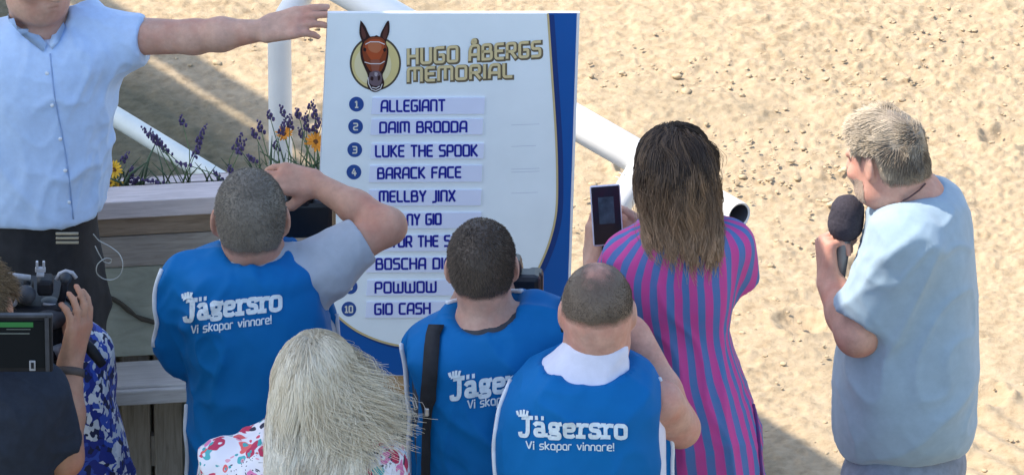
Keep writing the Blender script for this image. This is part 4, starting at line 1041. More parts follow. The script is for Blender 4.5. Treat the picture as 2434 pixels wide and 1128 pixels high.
# ------------------------------------------------------------------ balding photographer in front
def man_bald():
    P, root = person('balding man in blue vest over white collar, right elbow out, nearest the striped dress', 1400, -1.44)
    H = Head(P(1420, 737, .02), 90, 4, 0, .91)
    rows = P.rows([(806, 1342, 1492, .072), (822, 1332, 1496, .076), (845, 1312, 1498, .084), (868, 1282, 1505, .095), (890, 1258, 1530, .11), (925, 1226, 1560, .125), (1000, 1196, 1582, .14), (1060, 1190, 1586, .145), (1128, 1196, 1588, .15), (1290, 1200, 1592, .15)])
    lo, hi = P(1150, 1300, 0) + (0, -.32, 0), P(1690, 590, .3) + (0, .15, 0.21)
    F = Field(lo, hi, .0046); F.loft(rows, grow=-.022); H.build(F, True, .012)
    F.rc(P(1420, 765, .0), P(1418, 850, .01), .064, .060, .03)
    sh, el, wr = P(1572, 955, .0), P(1616, 1016, .07), P(1517, 792, .16)
    F.rc(sh, el, .048, .040, .03); F.rc(el, (el * .6 + wr * .4), .040, .037, .02); F.rc(el * .6 + wr * .4, wr, .037, .027, .02)
    hand(F, wr, (-.5, .8, -.02), (-.7, -.5, .1), 1, [(30, 35, 25), (32, 35, 25), (35, 35, 25), (40, 35, 25)], (.6, .3, .6, .8, 0, .5))
    F.rc(P(1255, 970, .03), P(1250, 1020, .15), .038, .036, .02); F.rc(P(1250, 1020, .15), P(1370, 915, .24), .04, .028, .02)
    hand(F, P(1370, 915, .24), (.3, .1, 1), (.9, 0, 0), -1, (40, 30, 20))
    body, V, Q = surf('body', F, SK3, root)
    hm = hairmat('fringe_hair', (.08, .058, .042), (.24, .18, .13), .55)
    crown = lambda L: np.where(L[:, 2] > .02, np.clip((np.sqrt(np.maximum(-(L[:, 0] + .045), 0) ** 2 + L[:, 1] ** 2) - .026) / .075, -.30, 1), 1)
    cap, cv, cq, ci = hair_cap('hair', (V, Q), H, .004, hm, root, ([-.13, -.06, -.03, -.025, .012, .03, .05, .07, .09], [.004, .006, .008, .026, .030, .03, .052, .078, .095]), crown, .35)
    stubble(cap, cv, cq, ci, 7000, .005, (0, 0, -.5), hm, (.1, .9), .0006, 6)
    T = Field(lo, hi, .006); T.loft(rows, grow=-.003); T.ell(P(1420, 790, .03), (.056, .075, .036), sub=True)
    M_polo = simple('white_polo', (.66, .67, .78), .85, .05, 40, .2, 350, .0008, .2, .2)
    surf('polo_shirt', T, M_polo, root, 1, [dict(amp=.006, f=(9, 9, 9), seed=15, dirv=1.2)])
    W = Field(lo, hi, .006); W.loft(rows, grow=.007); W.ell(P(1396, 830, .02), (.112, .15, .054), axes(0, 0, 0), k=.004, sub=True)
    X, Y, Z = W.ax[0][:, None, None], W.ax[1][None, :, None], W.ax[2][None, None, :]
    xr = P(1560, 950, -.1)[0]; W.F = np.maximum(W.F, np.minimum(X - xr + 0 * Z, .03 - Y + 0 * X).astype(np.float32))
    vest, VV, VQ = surf('vest', W, M_vest, root, 1, [dict(amp=.012, f=(6, 6, 3.8), seed=61, dirv=.3, bias=.36), dict(amp=.005, f=(15, 10, 7), seed=64, dirv=-.4)])
    D = Drape(VV, VQ, P)
    piping(D, [D.rim(y, 1150, 1350) for y in range(905, 1230, 16)], M_pipe, vest, .0055)
    piping(D, [D.rim(y, 1640, 1450, 3) for y in range(900, 1230, 16)], M_pipe, vest, .0045)
    vest_print(D, vest, 1236, 1034, 1489, 1041, 47, 1253, 1065, 1457, 1069, 18)
    legs(root, float(P(1395, 900)[0]), 0, .9, .18, M_jean, M_shoe, 90)
    c = photo_camera(P.o + P(1412, 750, .235), 92, 'black camera with dangling strap before the face of the balding man', 4)
    s = [P.o + P(x, y, dy) for x, y, dy in ((1350, 735, .2), (1339, 768, .17), (1334, 795, .16), (1339, 822, .16), (1350, 850, .18), (1362, 800, .21))]
    Mi = (Matrix.Translation(c.location) @ c.rotation_euler.to_matrix().to_4x4()).inverted()
    MB().tube([np.array(Mi @ Vector(q.tolist())) for q in s], .0045, 8).build('strap', M_black, c, True)
man_bald()

# ------------------------------------------------------------------ woman in the striped dress with a phone
def stripes(V, c, rad=.17):
    a = np.arctan2(V[:, 0] - c[0], -(V[:, 1] - c[1])); return a * rad
def attr(o, name, val):
    a = o.data.attributes.new(name, 'FLOAT', 'POINT'); a.data.foreach_set('value', np.asarray(val, dtype=np.float32))
def woman_striped():
    P, root = person('woman with long brown hair in a pink and blue striped dress holding up a phone', 1640, -.85)
    H = Head(P(1604, 420, .03), 105, 4, 0, .92)
    rows = P.rows([(512, 1570, 1680, .05), (530, 1530, 1735, .075), (552, 1500, 1752, .09), (585, 1478, 1758, .105), (625, 1470, 1757, .115), (690, 1488, 1746, .12), (775, 1520, 1733, .115), (850, 1522, 1750, .13), (920, 1530, 1774, .145), (1000, 1540, 1800, .15), (1128, 1550, 1818, .15), (1400, 1545, 1840, .16), (1560, 1540, 1850, .17)])
    lo, hi = P(1370, 1580, 0) + (0, -.34, 0), P(1830, 270, .4) + (0, .15, 0.25)
    F = Field(lo, hi, .0048); F.loft(rows[:], grow=-.02); H.build(F); F.rc(P(1604, 440, .01), P(1618, 545, .0), .047, .055, .03)
    # left arm forward to the phone, right arm folded round
    e1, w1 = P(1450, 740, .16), P(1411, 625, .30); F.rc(P(1490, 620, .02), e1, .042, .036, .02); F.rc(e1, w1, .036, .0235, .02)
    hand(F, w1 + (0, .0, 0), (.10, .10, 1), (.75, .55, 0), -1, [(12, 30, 40), (12, 30, 40), (14, 32, 40), (16, 34, 40)], (.85, .25, .3, .95, .0, .25), .92)
    e2, w2 = P(1730, 668, .10), P(1556, 590, .30); F.rc(P(1742, 575, .0), e2, .042, .036, .02); F.rc(e2, w2, .036, .0235, .02)
    hand(F, w2, P(1480, 530, .315) - w2, (-.30, .75, -.15), 1, [(28, 45, 30), (28, 45, 30), (30, 45, 30), (30, 45, 30)], (.7, .15, -.25, 1.0, -.1, -.10), .92)
    body, V, Q = surf('body', F, SK2, root)
    T = Field(lo, hi, .0058); T.loft(rows, grow=.004); T.rc(P(1735, 585, .0), P(1752, 668, .045), .056, .05, .03, cap=.0); T.rc(P(1496, 618, .0), P(1468, 655, .06), .055, .046, .03, cap=.0)
    T.ell(P(1610, 512, .05), (.06, .085, .035), sub=True)
    m = bpy.data.materials.new('striped_cotton'); t, b = nodes(m)
    at = t.nodes.new('ShaderNodeAttribute'); at.attribute_name = 'around'; co = coord(t); nz = noise(t, co, 5, 3, .5); nz2 = noise(t, co, 40, 3, .6)
    ma = t.nodes.new('ShaderNodeMath'); ma.operation = 'MULTIPLY_ADD'; t.links.new(nz, ma.inputs[0]); ma.inputs[1].default_value = .014; t.links.new(at.outputs['Fac'], ma.inputs[2])
    mb = t.nodes.new('ShaderNodeMath'); mb.operation = 'MULTIPLY'; t.links.new(ma.outputs[0], mb.inputs[0]); mb.inputs[1].default_value = 1 / .0365
    mf = t.nodes.new('ShaderNodeMath'); mf.operation = 'FRACT'; t.links.new(mb.outputs[0], mf.inputs[0])
    st = ramp(t, mf.outputs[0], [(0.0, (.60, .075, .28)), (.46, (.56, .065, .28)), (.52, (.075, .19, .41)), (.94, (.07, .18, .39)), (.99, (.60, .075, .28))])
    t.links.new(mixc(t, ramp(t, nz2, [(.3, (.0, .0, .0)), (.8, (.25, .25, .25))]), st, (.30, .12, .40)), b.inputs['Base Color'])
    b.inputs['Roughness'].default_value = .85; b.inputs['Specular IOR Level'].default_value = .2; b.inputs['Sheen Weight'].default_value = .05; bump(t, b, noise(t, co, 400, 2), .15, .0006)
    dress, DV, DQ = surf('dress', T, m, root, 1, [dict(amp=.013, f=(9, 7, 3.0), seed=71, dirv=.25), dict(amp=.006, f=(17, 11, 8), seed=74, dirv=-.7)])
    S = np.array(sorted(rows)); cx = np.interp(DV[:, 2], S[:, 0], S[:, 1]); cy = np.interp(DV[:, 2], S[:, 0], S[:, 2])
    attr(dress, 'around', np.arctan2(DV[:, 0] - cx, -(DV[:, 1] - cy)) * .135 + .3)
    D = Drape(DV, DQ, P)
    piping(D, [(1788, 960), (1796, 1000), (1803, 1060), (1808, 1128)], simple('dark_seam_cloth', (.12, .03, .17), .85), dress, .004)  # dark seam line down the skirt
    # bare lower legs and shoes under the long dress
    c = np.array([P(1690, 1300)[0], 0, 0])
    G = Field(c + (-.25, -.2, 0), c + (.25, .2, .6), .01)
    for q in (-1, 1): G.rc(c + (q * .075, 0, .55), c + (q * .07, -.01, .09), .055, .034, .02)
    surf('lower_legs', G, SK2, root)
    for q in (-1, 1): 
        S2 = Field(c + (q * .07 - .1, -.15, 0), c + (q * .07 + .1, .25, .14), .009); S2.rc(c + (q * .07, -.04, .06), c + (q * .07, .13, .03), .034, .03, .02); S2.rc(c + (q * .07, -.05, .06), c + (q * .07, -.055, .015), .016, .012, .01); surf('shoe', S2, M_shoe, root)
    # hair
    hm = hairmat('brown_hair', (.04, .027, .021), (.58, .36, .20), .55)
    cap, cv, cq, ci = hair_cap('hair', (V, Q), H, .005, hm, root, ([-.13, .03, .05, .07, .09, .12], [-.09, -.06, .02, .075, .092, .10]), None, .12)
    long_hair(cap, H, rows, hm, 8000, (-.10, .045), np.array([.10, -.03, 0]), 81, dict(tone0=.05, tone1=.95, bul=.0, clump=48, windr=.06, conv=.24, wave=.009, ctv=.5, r=.0007))
    # phone
    ph = empty('phone', P.o + P(1442, 511, .272), 'white framed phone with a black screen held up by the woman in stripes', 'phone')
    ph.rotation_euler = (R(-10), R(-3), R(4))
    MB().box((0, 0, 0), (.0665, .0085, .136), None, .004).build('case', simple('phone_white', (.62, .60, .70), .3), ph)
    sm = bpy.data.materials.new('phone_screen'); t, b = nodes(sm); co = coord(t)
    sp = t.nodes.new('ShaderNodeSeparateXYZ'); t.links.new(co, sp.inputs[0])
    t.links.new(ramp(t, sp.outputs['Z'], [(.0, (.012, .014, .018)), (.42, (.014, .018, .024)), (.5, (.05, .08, .10)), (.54, (.03, .05, .065)), (.55, (.012, .014, .018))]), b.inputs['Base Color']); b.inputs['Roughness'].default_value = .18
    MB().box((0, -.0047, .001), (.061, .0014, .129), None, .0005).build('screen', sm, ph)
    MB().box((0, -.0055, .012), (.034, .0006, .06)).build('screen_picture', simple('screen_picture', (.045, .075, .095), .25, .5, 40), ph)
    MB().box((.0, -.002, -.081), (.03, .006, .026), None, .002).build('case_flap', M_blackp, ph)
def long_hair(cap, H, rows, mat, n, lens, wind, seed, o):
    """strands combed down from the crown, hanging over the shoulders, gathered in locks and pushed by the wind"""
    rg = np.random.default_rng(seed); S = 20
    nc = o['clump']; 
    def roots(m):
        v = rg.normal(0, 1, (m * 4, 3)); v /= np.linalg.norm(v, axis=1)[:, None]
        ok = (v[:, 2] > -.35 + .9 * np.maximum(v[:, 0], 0)) & (v[:, 0] < .72); return v[ok][:m]
    v = roots(n); n = len(v); rad = np.array([.100, .082, .097])
    cid = rg.integers(0, nc, n); cv = roots(nc); nc = len(cv); cid = np.array([int(np.argmin(((cv - q) ** 2).sum(1) + rg.uniform(0, .12, nc))) for q in v])
    def run(v, jit, ln, lay, wv):
        C = np.array([-.012, 0, .024]); p = C + v * rad; m = len(v)
        out = [p.copy()]; down = H.A @ np.array([0, 0, -1.0]); wl = wv @ H.A.T
        d = np.stack([-.35 + .2 * v[:, 0], v[:, 1] * .5, -.1 + 0 * v[:, 0]], 1); ds = ln / (S - 1)
        for i in range(S - 1):
            t = i / (S - 1)
            d = d * .62 + down[None, :] * .5 + wl * (.10 + 1.0 * t ** 1.3) + jit * (.012 + .03 * t) - np.stack([0 * v[:, 0], v[:, 1] * o.get('conv', 0) * t, 0 * v[:, 0]], 1)
            d /= np.linalg.norm(d, axis=1)[:, None] + 1e-9
            p = p + d * ds[:, None]
            q = (p - C) / rad; k = np.linalg.norm(q, axis=1); want = 1.06 + lay; fix = (k < want) & (p[:, 2] > -.10)
            p = np.where(fix[:, None], C + q / k[:, None] * rad * want[:, None], p)
            # neck and shoulders: stay behind the back
            wpos = H.C + H.s * (p @ H.A); Sx = np.array(sorted(rows)); zz = wpos[:, 2]
            ina = zz < Sx[-1, 0] + .02
            cx, cy, a, b = (np.interp(zz, Sx[:, 0], Sx[:, i2]) for i2 in (1, 2, 3, 4))
            rr = (np.abs((wpos[:, 0] - cx) / (a + .014)) ** 2.3 + np.abs((wpos[:, 1] - cy) / (b + .014)) ** 2.3); inside = ina & (rr < 1)
            yb = cy - (b + .014 + lay * .12) * np.maximum(1 - np.minimum(np.abs((wpos[:, 0] - cx) / (a + .014)), 1) ** 2.3, 0) ** (1 / 2.3)
            wpos[:, 1] = np.where(inside, np.minimum(wpos[:, 1], yb), wpos[:, 1])
            p = ((wpos - H.C) / H.s) @ H.A.T
            out.append(p.copy())
        return np.stack(out, 1)
    ln = (np.clip(v[:, 2] * .097 + .03 - lens[0], .05, 1)) * 1.10 + rg.normal(0, lens[1], n) + .03 * np.maximum(-v[:, 0], 0); ln = np.clip(ln, .05, .6); lay = rg.uniform(0, .12, n) + o['bul']
    side = (v @ np.array([0, 1.0, 0]))
    wv = wind[None, :] + np.array([1.0, 0, 0])[None, :] * (o['windr'] * np.clip(side + .25, 0, 1) * rg.uniform(.1, 1.6, n) ** 2)[:, None] + rg.normal(0, .012, (n, 3))
    isf = np.zeros(n, bool)
    if 'fly' in o:
        fl = (side > -.1) & (v[:, 2] > .05) & (rg.random(n) < o['fly']); isf = fl; q_ = rg.uniform(.15, 1.0, fl.sum()) ** 1.3; wv[fl] += np.stack([1.3 * q_, rg.uniform(-.15, .15, fl.sum()), .5 * q_], 1); ln[fl] = rg.uniform(.10, .25, fl.sum())
    P = run(v, rg.normal(0, 1, (n, 3)), ln, lay, wv)
    clw = np.zeros((nc, 3)); 
    for c in range(nc):
        k = (cid == c) & ~isf; clw[c] = wv[k].mean(0) if k.any() else wind
    PC = run(cv, rg.normal(0, 1.6, (nc, 3)), np.array([ln[cid == c].mean() if (cid == c).any() else .3 for c in range(nc)]), rg.uniform(.02, .14, nc), clw)
    t = np.linspace(0, 1, S)[None, :, None]; g = np.minimum(1.05 * t ** .5, 1) * rg.uniform(.3, 1.2, n)[:, None, None]
    g = np.where(isf[:, None, None], g * .25, g); P = P * (1 - g) + PC[cid] * g
    P += np.sin(t * (8 + 4 * rg.random((nc, 1, 3))[cid]) + 6.28 * rg.random((nc, 1, 3))[cid]) * o.get('wave', .0065) * np.minimum(t * 2, 1) * np.array([.5, 1, 0])
    Wd = H.C + H.s * (P @ H.A)
    ct = rg.uniform(-.42, .35, nc)[cid] * o.get('ctv', 1.0)
    fall = np.clip((H.C[2] + .09 - Wd[:, :, 2]) / .27, 0, 1)
    tone = o['tone0'] + (o['tone1'] - o['tone0']) * fall ** 1.3 + ct[:, None] * .7 + rg.normal(0, .09, n)[:, None]
    return strand_mesh('strands', Wd, o.get('r', .0012), .0004, tone, mat, cap)
woman_striped()

# ------------------------------------------------------------------ blonde woman in the floral top
def woman_blonde():
    P, root = person('woman with windblown long blonde hair in a floral top, back to us', 730, -1.53)
    H = Head(P(752, 920, .03), 82, 6, 0, .93)
    rows = P.rows([(1008, 690, 800, .05), (1022, 630, 850, .075), (1040, 590, 878, .095), (1070, 552, 904, .115), (1100, 525, 918, .125), (1140, 504, 932, .135), (1290, 500, 940, .14), (1420, 520, 925, .14)])
    lo, hi = P(440, 1520, 0) + (0, -.32, 0), P(1000, 760, .3) + (0, .1, 0.21)
    F = Field(lo, hi, .0055); F.loft(rows, grow=-.02); H.build(F); F.rc(P(752, 930, .01), P(745, 1040, .0), .047, .056, .03)
    for s, xs in ((-1, 525), (1, 915)): F.rc(P(xs, 1110, .0), P(xs + s * 12, 1330, .05), .042, .036, .02); F.rc(P(xs + s * 12, 1330, .05), P(xs - s * 90, 1240, .25), .036, .025, .02); hand(F, P(xs - s * 90, 1240, .25), (-s * .4, .2, .9), (-s, .2, 0), s, (35, 30, 20), sc=.92)
    body, V, Q = surf('body', F, SK2, root)
    T = Field(lo, hi, .006); T.loft(rows, grow=.004)
    for s, xs in ((-1, 535), (1, 905)): T.rc(P(xs, 1105, .0), P(xs + s * 8, 1260, .03), .058, .056, .03, cap=.0)
    T.ell(P(748, 1010, .03), (.06, .085, .04), sub=True)
    m = bpy.data.materials.new('floral_print'); t, b = nodes(m); co = coord(t)
    nz = t.nodes.new('ShaderNodeTexNoise'); nz.inputs['Scale'].default_value = 14; t.links.new(co, nz.inputs['Vector'])
    wv = mixc(t, .09, co, nz.outputs['Color'], 'ADD')
    def vor(sc, feat='F1'):
        v = t.nodes.new('ShaderNodeTexVoronoi'); v.inputs['Scale'].default_value = sc; v.feature = feat; t.links.new(wv, v.inputs['Vector']); return v
    v1, v2, v3 = vor(27), vor(50), vor(110)
    def spot(v, thr, soft=.03): return ramp(t, v.outputs['Distance'], [(thr - soft, (1, 1, 1)), (thr, (0, 0, 0))])
    sepc = t.nodes.new('ShaderNodeSeparateColor'); t.links.new(v1.outputs['Color'], sepc.inputs[0])
    c1 = ramp(t, sepc.outputs[0], [(0, (.50, .03, .09)), (.25, (.75, .12, .12)), (.42, (.70, .20, .40)), (.58, (.08, .42, .44)), (.75, (.80, .78, .80)), (.9, (.45, .04, .16))], 'CONSTANT')
    sep2 = t.nodes.new('ShaderNodeSeparateColor'); t.links.new(v2.outputs['Color'], sep2.inputs[0])
    c2 = ramp(t, sep2.outputs[0], [(0, (.62, .06, .12)), (.25, (.05, .36, .38)), (.5, (.03, .03, .06)), (.65, (.8, .79, .8)), (.85, (.75, .35, .42))], 'CONSTANT')
    base = mixc(t, spot(v1, .48), (.78, .76, .80), c1); base = mixc(t, spot(v2, .34), base, c2)
    zone = ramp(t, noise(t, co, 6, 2), [(.48, (0, 0, 0)), (.56, (1, 1, 1))]); dots = mixc(t, zone, (0, 0, 0), spot(v3, .3))
    t.links.new(mixc(t, dots, base, (.02, .03, .05)), b.inputs['Base Color']); b.inputs['Roughness'].default_value = .8
    surf('floral_top', T, m, root, 1, dict(amp=.009, f=(10, 8, 5), seed=91, dirv=.4))
    hm = hairmat('blonde_hair', (.47, .37, .22), (1.0, .93, .76), .45)
    cap, cv, cq, ci = hair_cap('hair', (V, Q), H, .005, hm, root, ([-.13, .03, .05, .07, .09, .12], [-.09, -.06, .02, .075, .092, .10]), None, .3)
    long_hair(cap, H, rows, hm, 11000, (-.22, .05), np.array([.0, -.03, 0]), 93, dict(tone0=.58, tone1=.85, bul=.0, clump=52, windr=.045, fly=.66, conv=.06, wave=.012, r=.0006))
    legs(root, float(P(722, 900)[0]), 0, .86, .165, M_jean, M_shoe, 90)
woman_blonde()

# ------------------------------------------------------------------ man with the microphone
def man_mic():
    P, root = person('heavy grey blond man in a pale blue t-shirt speaking into a microphone', 2150, -.61)
    H = Head(P(2104, 374, .0), 142, 10, 0, .89)
    rows = P.rows([(440, 2160, 2236, .05), (452, 2130, 2262, .08), (470, 2100, 2284, .11), (500, 2078, 2298, .14), (560, 2062, 2312, .16), (640, 2042, 2319, .165), (730, 2015, 2321, .17), (820, 1992, 2321, .175), (900, 1981, 2319, .175), (980, 1984, 2315, .165), (1030, 1992, 2306, .14), (1050, 1996, 2298, .12)])
    lo, hi = P(1900, 1180, 0) + (0, -.36, 0), P(2350, 215, .2) + (0, .15, 0.23)
    F = Field(lo, hi, .0046); F.loft(rows, grow=-.022); H.build(F, True, .014); F.rc(P(2128, 415, -.01), P(2175, 480, -.01), .060, .070, .03)
    sh, el, wr = P(2140, 615, -.12), P(2040, 792, -.13), P(1975, 672, .02)
    F.rc(sh, el, .048, .048, .02); F.rc(el, el * .6 + wr * .4, .048, .045, .02); F.rc(el * .6 + wr * .4, wr, .045, .032, .02)
    md = V3([.25, .02, .97])
    hand(F, wr + (-.004, 0, 0), (-.10, .35, .95), (.93, .35, .05), -1, [(62, 62, 40), (66, 64, 42), (70, 64, 42), (74, 64, 42)], (.62, .45, .62, .55, -.55, .65), 1.08)
    body, V, Q = surf('body', F, SK3, root)
    hm = hairmat('sandy_grey_hair', (.13, .10, .075), (.72, .60, .44), .42)
    cap, cv, cq, ci = hair_cap('hair', (V, Q), H, .006, hm, root, tone=.3)
    rg = np.random.default_rng(5); n = 12000; f = rg.integers(0, len(cq), n * 2); Lq = H.local(cv[cq[f]].mean(1)); f = f[~((np.abs(Lq[:, 0] + .008) < .045) & (Lq[:, 2] < .040)) & ~(Lq[:, 2] < -.05)][:n]; n = len(f); p = cv[cq[f]].mean(1); k = ci[cq[f]].mean(1); N = normals(cv, cq)[cq[f]].mean(1)
    L = H.local(p); comb = -H.A[2][None, :] * (1.2 * np.clip(.08 - L[:, 2], 0, .2)[:, None] * 8) + H.A[0][None, :] * .75 * np.clip(L[:, 2] * 10, 0, 1)[:, None] + H.A[1][None, :] * (np.sign(L[:, 1]) * .3)[:, None]
    cl = np.stack([vnoise(p, 32, 1), vnoise(p, 32, 2), vnoise(p, 32, 3)], 1) * .7
    d = N * .26 + comb + cl + rg.normal(0, .14, (n, 3)); d /= np.linalg.norm(d, axis=1)[:, None]
    ln = (.007 + .017 * np.clip((L[:, 2] + .02) * 10, 0, 1)) * (.3 + .7 * k) * rg.uniform(.7, 1.2, n); tt = np.linspace(0, 1, 6)
    PP = p[:, None, :] + d[:, None, :] * (ln[:, None] * tt)[..., None] + (comb - N * .45)[:, None, :] * (ln[:, None] * tt ** 2 * .6)[..., None]
    tn = np.clip(.30 + .55 * np.clip(L[:, 0] * 6 + .5, 0, 1) + .3 * vnoise(p, 40, 8) + rg.normal(0, .12, n), 0, 1)[:, None] * (.75 + .4 * tt)[None, :]
    strand_mesh('strands', PP, .0007, .0003, tn, hm, cap)
    # short grey beard on the jaw
    Lb = H.local(V); msk = lambda L: np.where((L[:, 2] < -.035) & (L[:, 2] > -.12) & (L[:, 0] > .02) & (np.abs(L[:, 1]) > .012 - (L[:, 2] + .075) * 2), .12, -1)
    bm_ = hairmat('grey_beard', (.36, .25, .18), (.56, .46, .37), .6)
    bc, bv, bq, bi = hair_cap('beard', (V, Q), H, .0015, bm_, root, ([-.2, .2], [-.13, -.13]), msk, .5); stubble(bc, bv, bq, bi, 2200, .005, (0, 0, -.5), bm_, (.1, .9), .0005, 12)
    T = Field(lo, hi, .0058); T.loft(rows, grow=.004); T.rc(P(2146, 575, -.12), P(2047, 750, -.125), .074, .066, .06, cap=.0)
    T.ell(P(2140, 432, -.01), (.088, .105, .058), axes(0, 0, 22), sub=True)
    M_t = simple('pale_blue_tshirt', (.31, .41, .485), .85, .06, 40, .2, 350, .0008, .2, .25)
    ts, TV, TQ = surf('tshirt', T, M_t, root, 1, [dict(amp=.009, f=(7, 6, 3.0), seed=101, dirv=-.55), dict(amp=.0035, f=(16, 11, 8), seed=107, dirv=.5)])
    D = Drape(TV, TQ, P)
    MB().tube([D(*q, .0015) for q in [D.rimv(x, 400, 560) for x in range(2092, 2226, 8)] if q], .004, 8).build('neckband', M_t, ts, True)
    MB().tube([P(x, y, dy) for x, y, dy in ((2098, 490, -.05), (2130, 485, -.085), (2160, 470, -.088), (2185, 452, -.08), (2200, 436, -.06))], .0018, 6).build('necklace', simple('dark_cord', (.08, .04, .04), .6), root, True)
    legs(root, float(P(2150, 900)[0]), .0, .93, .19, simple('grey_blue_shorts', (.21, .24, .29), .85, .2, 40, .2, 300, .001), M_shoe, 152)
    mc = empty('microphone', P.o + P(1998, 610, .035), 'handheld microphone with a big dark foam windshield held by the man in pale blue', 'microphone')
    top = P(2012, 517, .05) - P(1998, 610, .035); u = top / np.linalg.norm(top)
    MB().tube([-u * .09, u * .03, u * .05], [.0165, .0175, .0175], 20).build('handle', simple('mic_metal', (.20, .20, .21), .4, .1, 30, metal=.5), mc, True)
    Ff = Field(top - .09, top + .09, .004); Ff.rc(top - u * .014, top + u * .014, .0395, .0375, .0)
    Vf, Qf = Ff.mesh(1); Vf = Vf + normals(Vf, Qf) * (.0012 * vnoise(Vf, 220, 3))[:, None]
    link('windshield', np_mesh('windshield', Vf, [Qf], True), simple('mic_foam', (.055, .05, .062), .95, .2, 200, .8, 500, .002, .1), mc)
man_mic()

# ------------------------------------------------------------------ tall man reaching for the board
def man_tall():
    P, root = person('man in a light blue short sleeved shirt reaching out to the sign board corner', 90, .6)
    H = Head(P(84, -84, -.03), -62, 4, 0, 1.05)
    rows = P.rows([(42, 40, 165, .05), (58, 0, 215, .08), (84, -50, 262, .11), (120, -78, 278, .135), (180, -88, 270, .15), (260, -92, 264, .16), (360, -95, 258, .17), (430, -92, 252, .172), (464, -86, 247, .17), (476, -84, 245, .165)])
    lo, hi = P(-180, 900, 0) + (0, -.36, 0), P(830, -215, .2) + (0, .2, 0.22)
    F = Field(lo, hi, .0048); F.loft(rows, grow=-.022); F.loft(P.rows([(520, -70, 235, .14), (700, -60, 230, .14)]), grow=-.03); H.build(F, True, .01); F.rc(P(84, -40, -.0), P(95, 62, .01), .062, .07, .03)
    sh, el, wr = P(262, 86, -.01), P(462, 88, -.06), P(622, 73, -.12)
    F.rc(sh, el, .047, .0375, .02); F.rc(el, el * .6 + wr * .4, .038, .037, .02); F.rc(el * .6 + wr * .4, wr, .037, .0245, .02)
    hand(F, wr, P(717, 50, -.135) - wr, (.05, .55, -.8), -1, [(2, 8, 6), (6, 14, 10), (12, 20, 16), (20, 28, 20)], (.85, .30, .4, .98, -.02, .2), 1.04, -.02)
    F.rc(P(-70, 110, 0), P(-130, 330, .02), .054, .044, .02); F.rc(P(-130, 330, .02), P(-110, 520, -.06), .044, .03, .02); hand(F, P(-110, 520, -.06), (.05, -.1, -1), (1, 0, 0), 1, (20, 25, 20))
    body, V, Q = surf('body', F, SK2, root)
    hm = hairmat('grey_hair', (.12, .11, .1), (.45, .42, .38), .5); cap, cv, cq, ci = hair_cap('hair', (V, Q), H, .010, hm, root, tone=.4); stubble(cap, cv, cq, ci, 2500, .014, (0, 0, -.4), hm, (.1, .9), .0008, 14)
    T = Field(lo, hi, .0058); T.loft(rows, grow=.004); T.rc(P(225, 98, .0), P(346, 94, -.03), .088, .058, .05, cap=.0); T.rc(P(-60, 110, .0), P(-110, 260, .01), .07, .06, .04, cap=.0)
    T.ell(P(98, 38, -.06), (.06, .10, .055), sub=True)
    M_sh = simple('light_blue_shirt', (.46, .61, .84), .8, .05, 60, .25, 420, .0006, .25, .2)
    ts, TV, TQ = surf('shirt', T, M_sh, root, 1, [dict(amp=.010, f=(8, 6, 5), seed=121, dirv=.9), dict(amp=.006, f=(16, 11, 8), seed=127, dirv=-.3)])
    D = Drape(TV, TQ, P)
    # placket edge, buttons and the two collar points
    line = [(119, 128), (122, 160), (128, 220), (137, 270), (148, 320), (158, 380), (166, 440), (172, 500), (174, 520)]
    M_dn = simple('placket_seam', (.25, .36, .58), .8)
    piping(D, line, M_dn, ts, .0016, .001)
    for (x, y) in ((112, 175), (124, 250), (143, 330), (155, 405), (163, 480)): MB().ball(D(x, y, .001), (.005, .002, .005), 10).build('button', simple('button_pearl', (.7, .75, .8), .3), ts, True)
    def flap(pts, nm='collar'):
        top = [D(x, y, .006) for x, y in pts]; c = sum(top) / len(top); m = MB(); m.slab(top, (0, -1, 0), .004); return m.build(nm, M_sh, ts, True)
    flap([(24, 8), (20, 40), (52, 88), (104, 126), (112, 108), (76, 74), (46, 30), (38, 4)]); flap([(150, 36), (158, 68), (142, 100), (122, 120), (118, 108), (130, 74), (140, 40)])
    # trousers, belt and the little striped clip on the belt
    B = Field(lo + (0, 0, -.9), hi, .009); 
    B.loft(P.rows([(455, -80, 236, .15), (560, -75, 232, .155), (650, -72, 252, .15), (720, -70, 258, .14), (800, -66, 248, .13), (900, -60, 236, .12)]), k=.03)
    c = P(80, 900, 0); 
    for q in (-1, 1): B.rc((c[0] + q * .08, 0, c[2] + .08), (c[0] + q * .09, 0, .08), .085, .055, .04)
    surf('trousers', B, M_black, root, 1, dict(amp=.009, f=(9, 8, 4), seed=131))
    for q in (-1, 1): MB().ball((c[0] + q * .09, -.06, .035), (.045, .13, .04), 14).build('shoe', M_shoe, root, True)
    bp = P(160, 561, -.17); cl = MB()
    for k in range(3): cl.box(bp + (0, -.008, .010 - k * .011), (.052, .006, .0055), None, .001)
    cl.build('belt_clip', simple('brass_clip', (.42, .37, .27), .35, .1, 20, metal=.3), root)
    cd_ = empty('earphone_cord', P.o + P(232, 560, -.12), 'thin white earphone cord looping from the dark trousers on the left', 'cord')
    pts = [(222, 556), (236, 572), (262, 586), (284, 604), (292, 628), (286, 652), (268, 664), (246, 662), (230, 648), (232, 628), (250, 614), (264, 616), (262, 624), (248, 622), (236, 604), (226, 584)]
    q = np.array(pts, float); tt = np.arange(len(q)); ts2 = np.linspace(0, len(q) - 1, 90); q = np.stack([_smooth(tt.astype(float), q[:, k], ts2) for k in (0, 1)], 1)
    MB().tube([P(x, y, -.16 + .01 * math.sin(i * .2)) - P(232, 560, -.12) for i, (x, y) in enumerate(q)], .0013, 6).build('cord', simple('cord_white', (.36, .38, .37), .5), cd_, True)
man_tall()

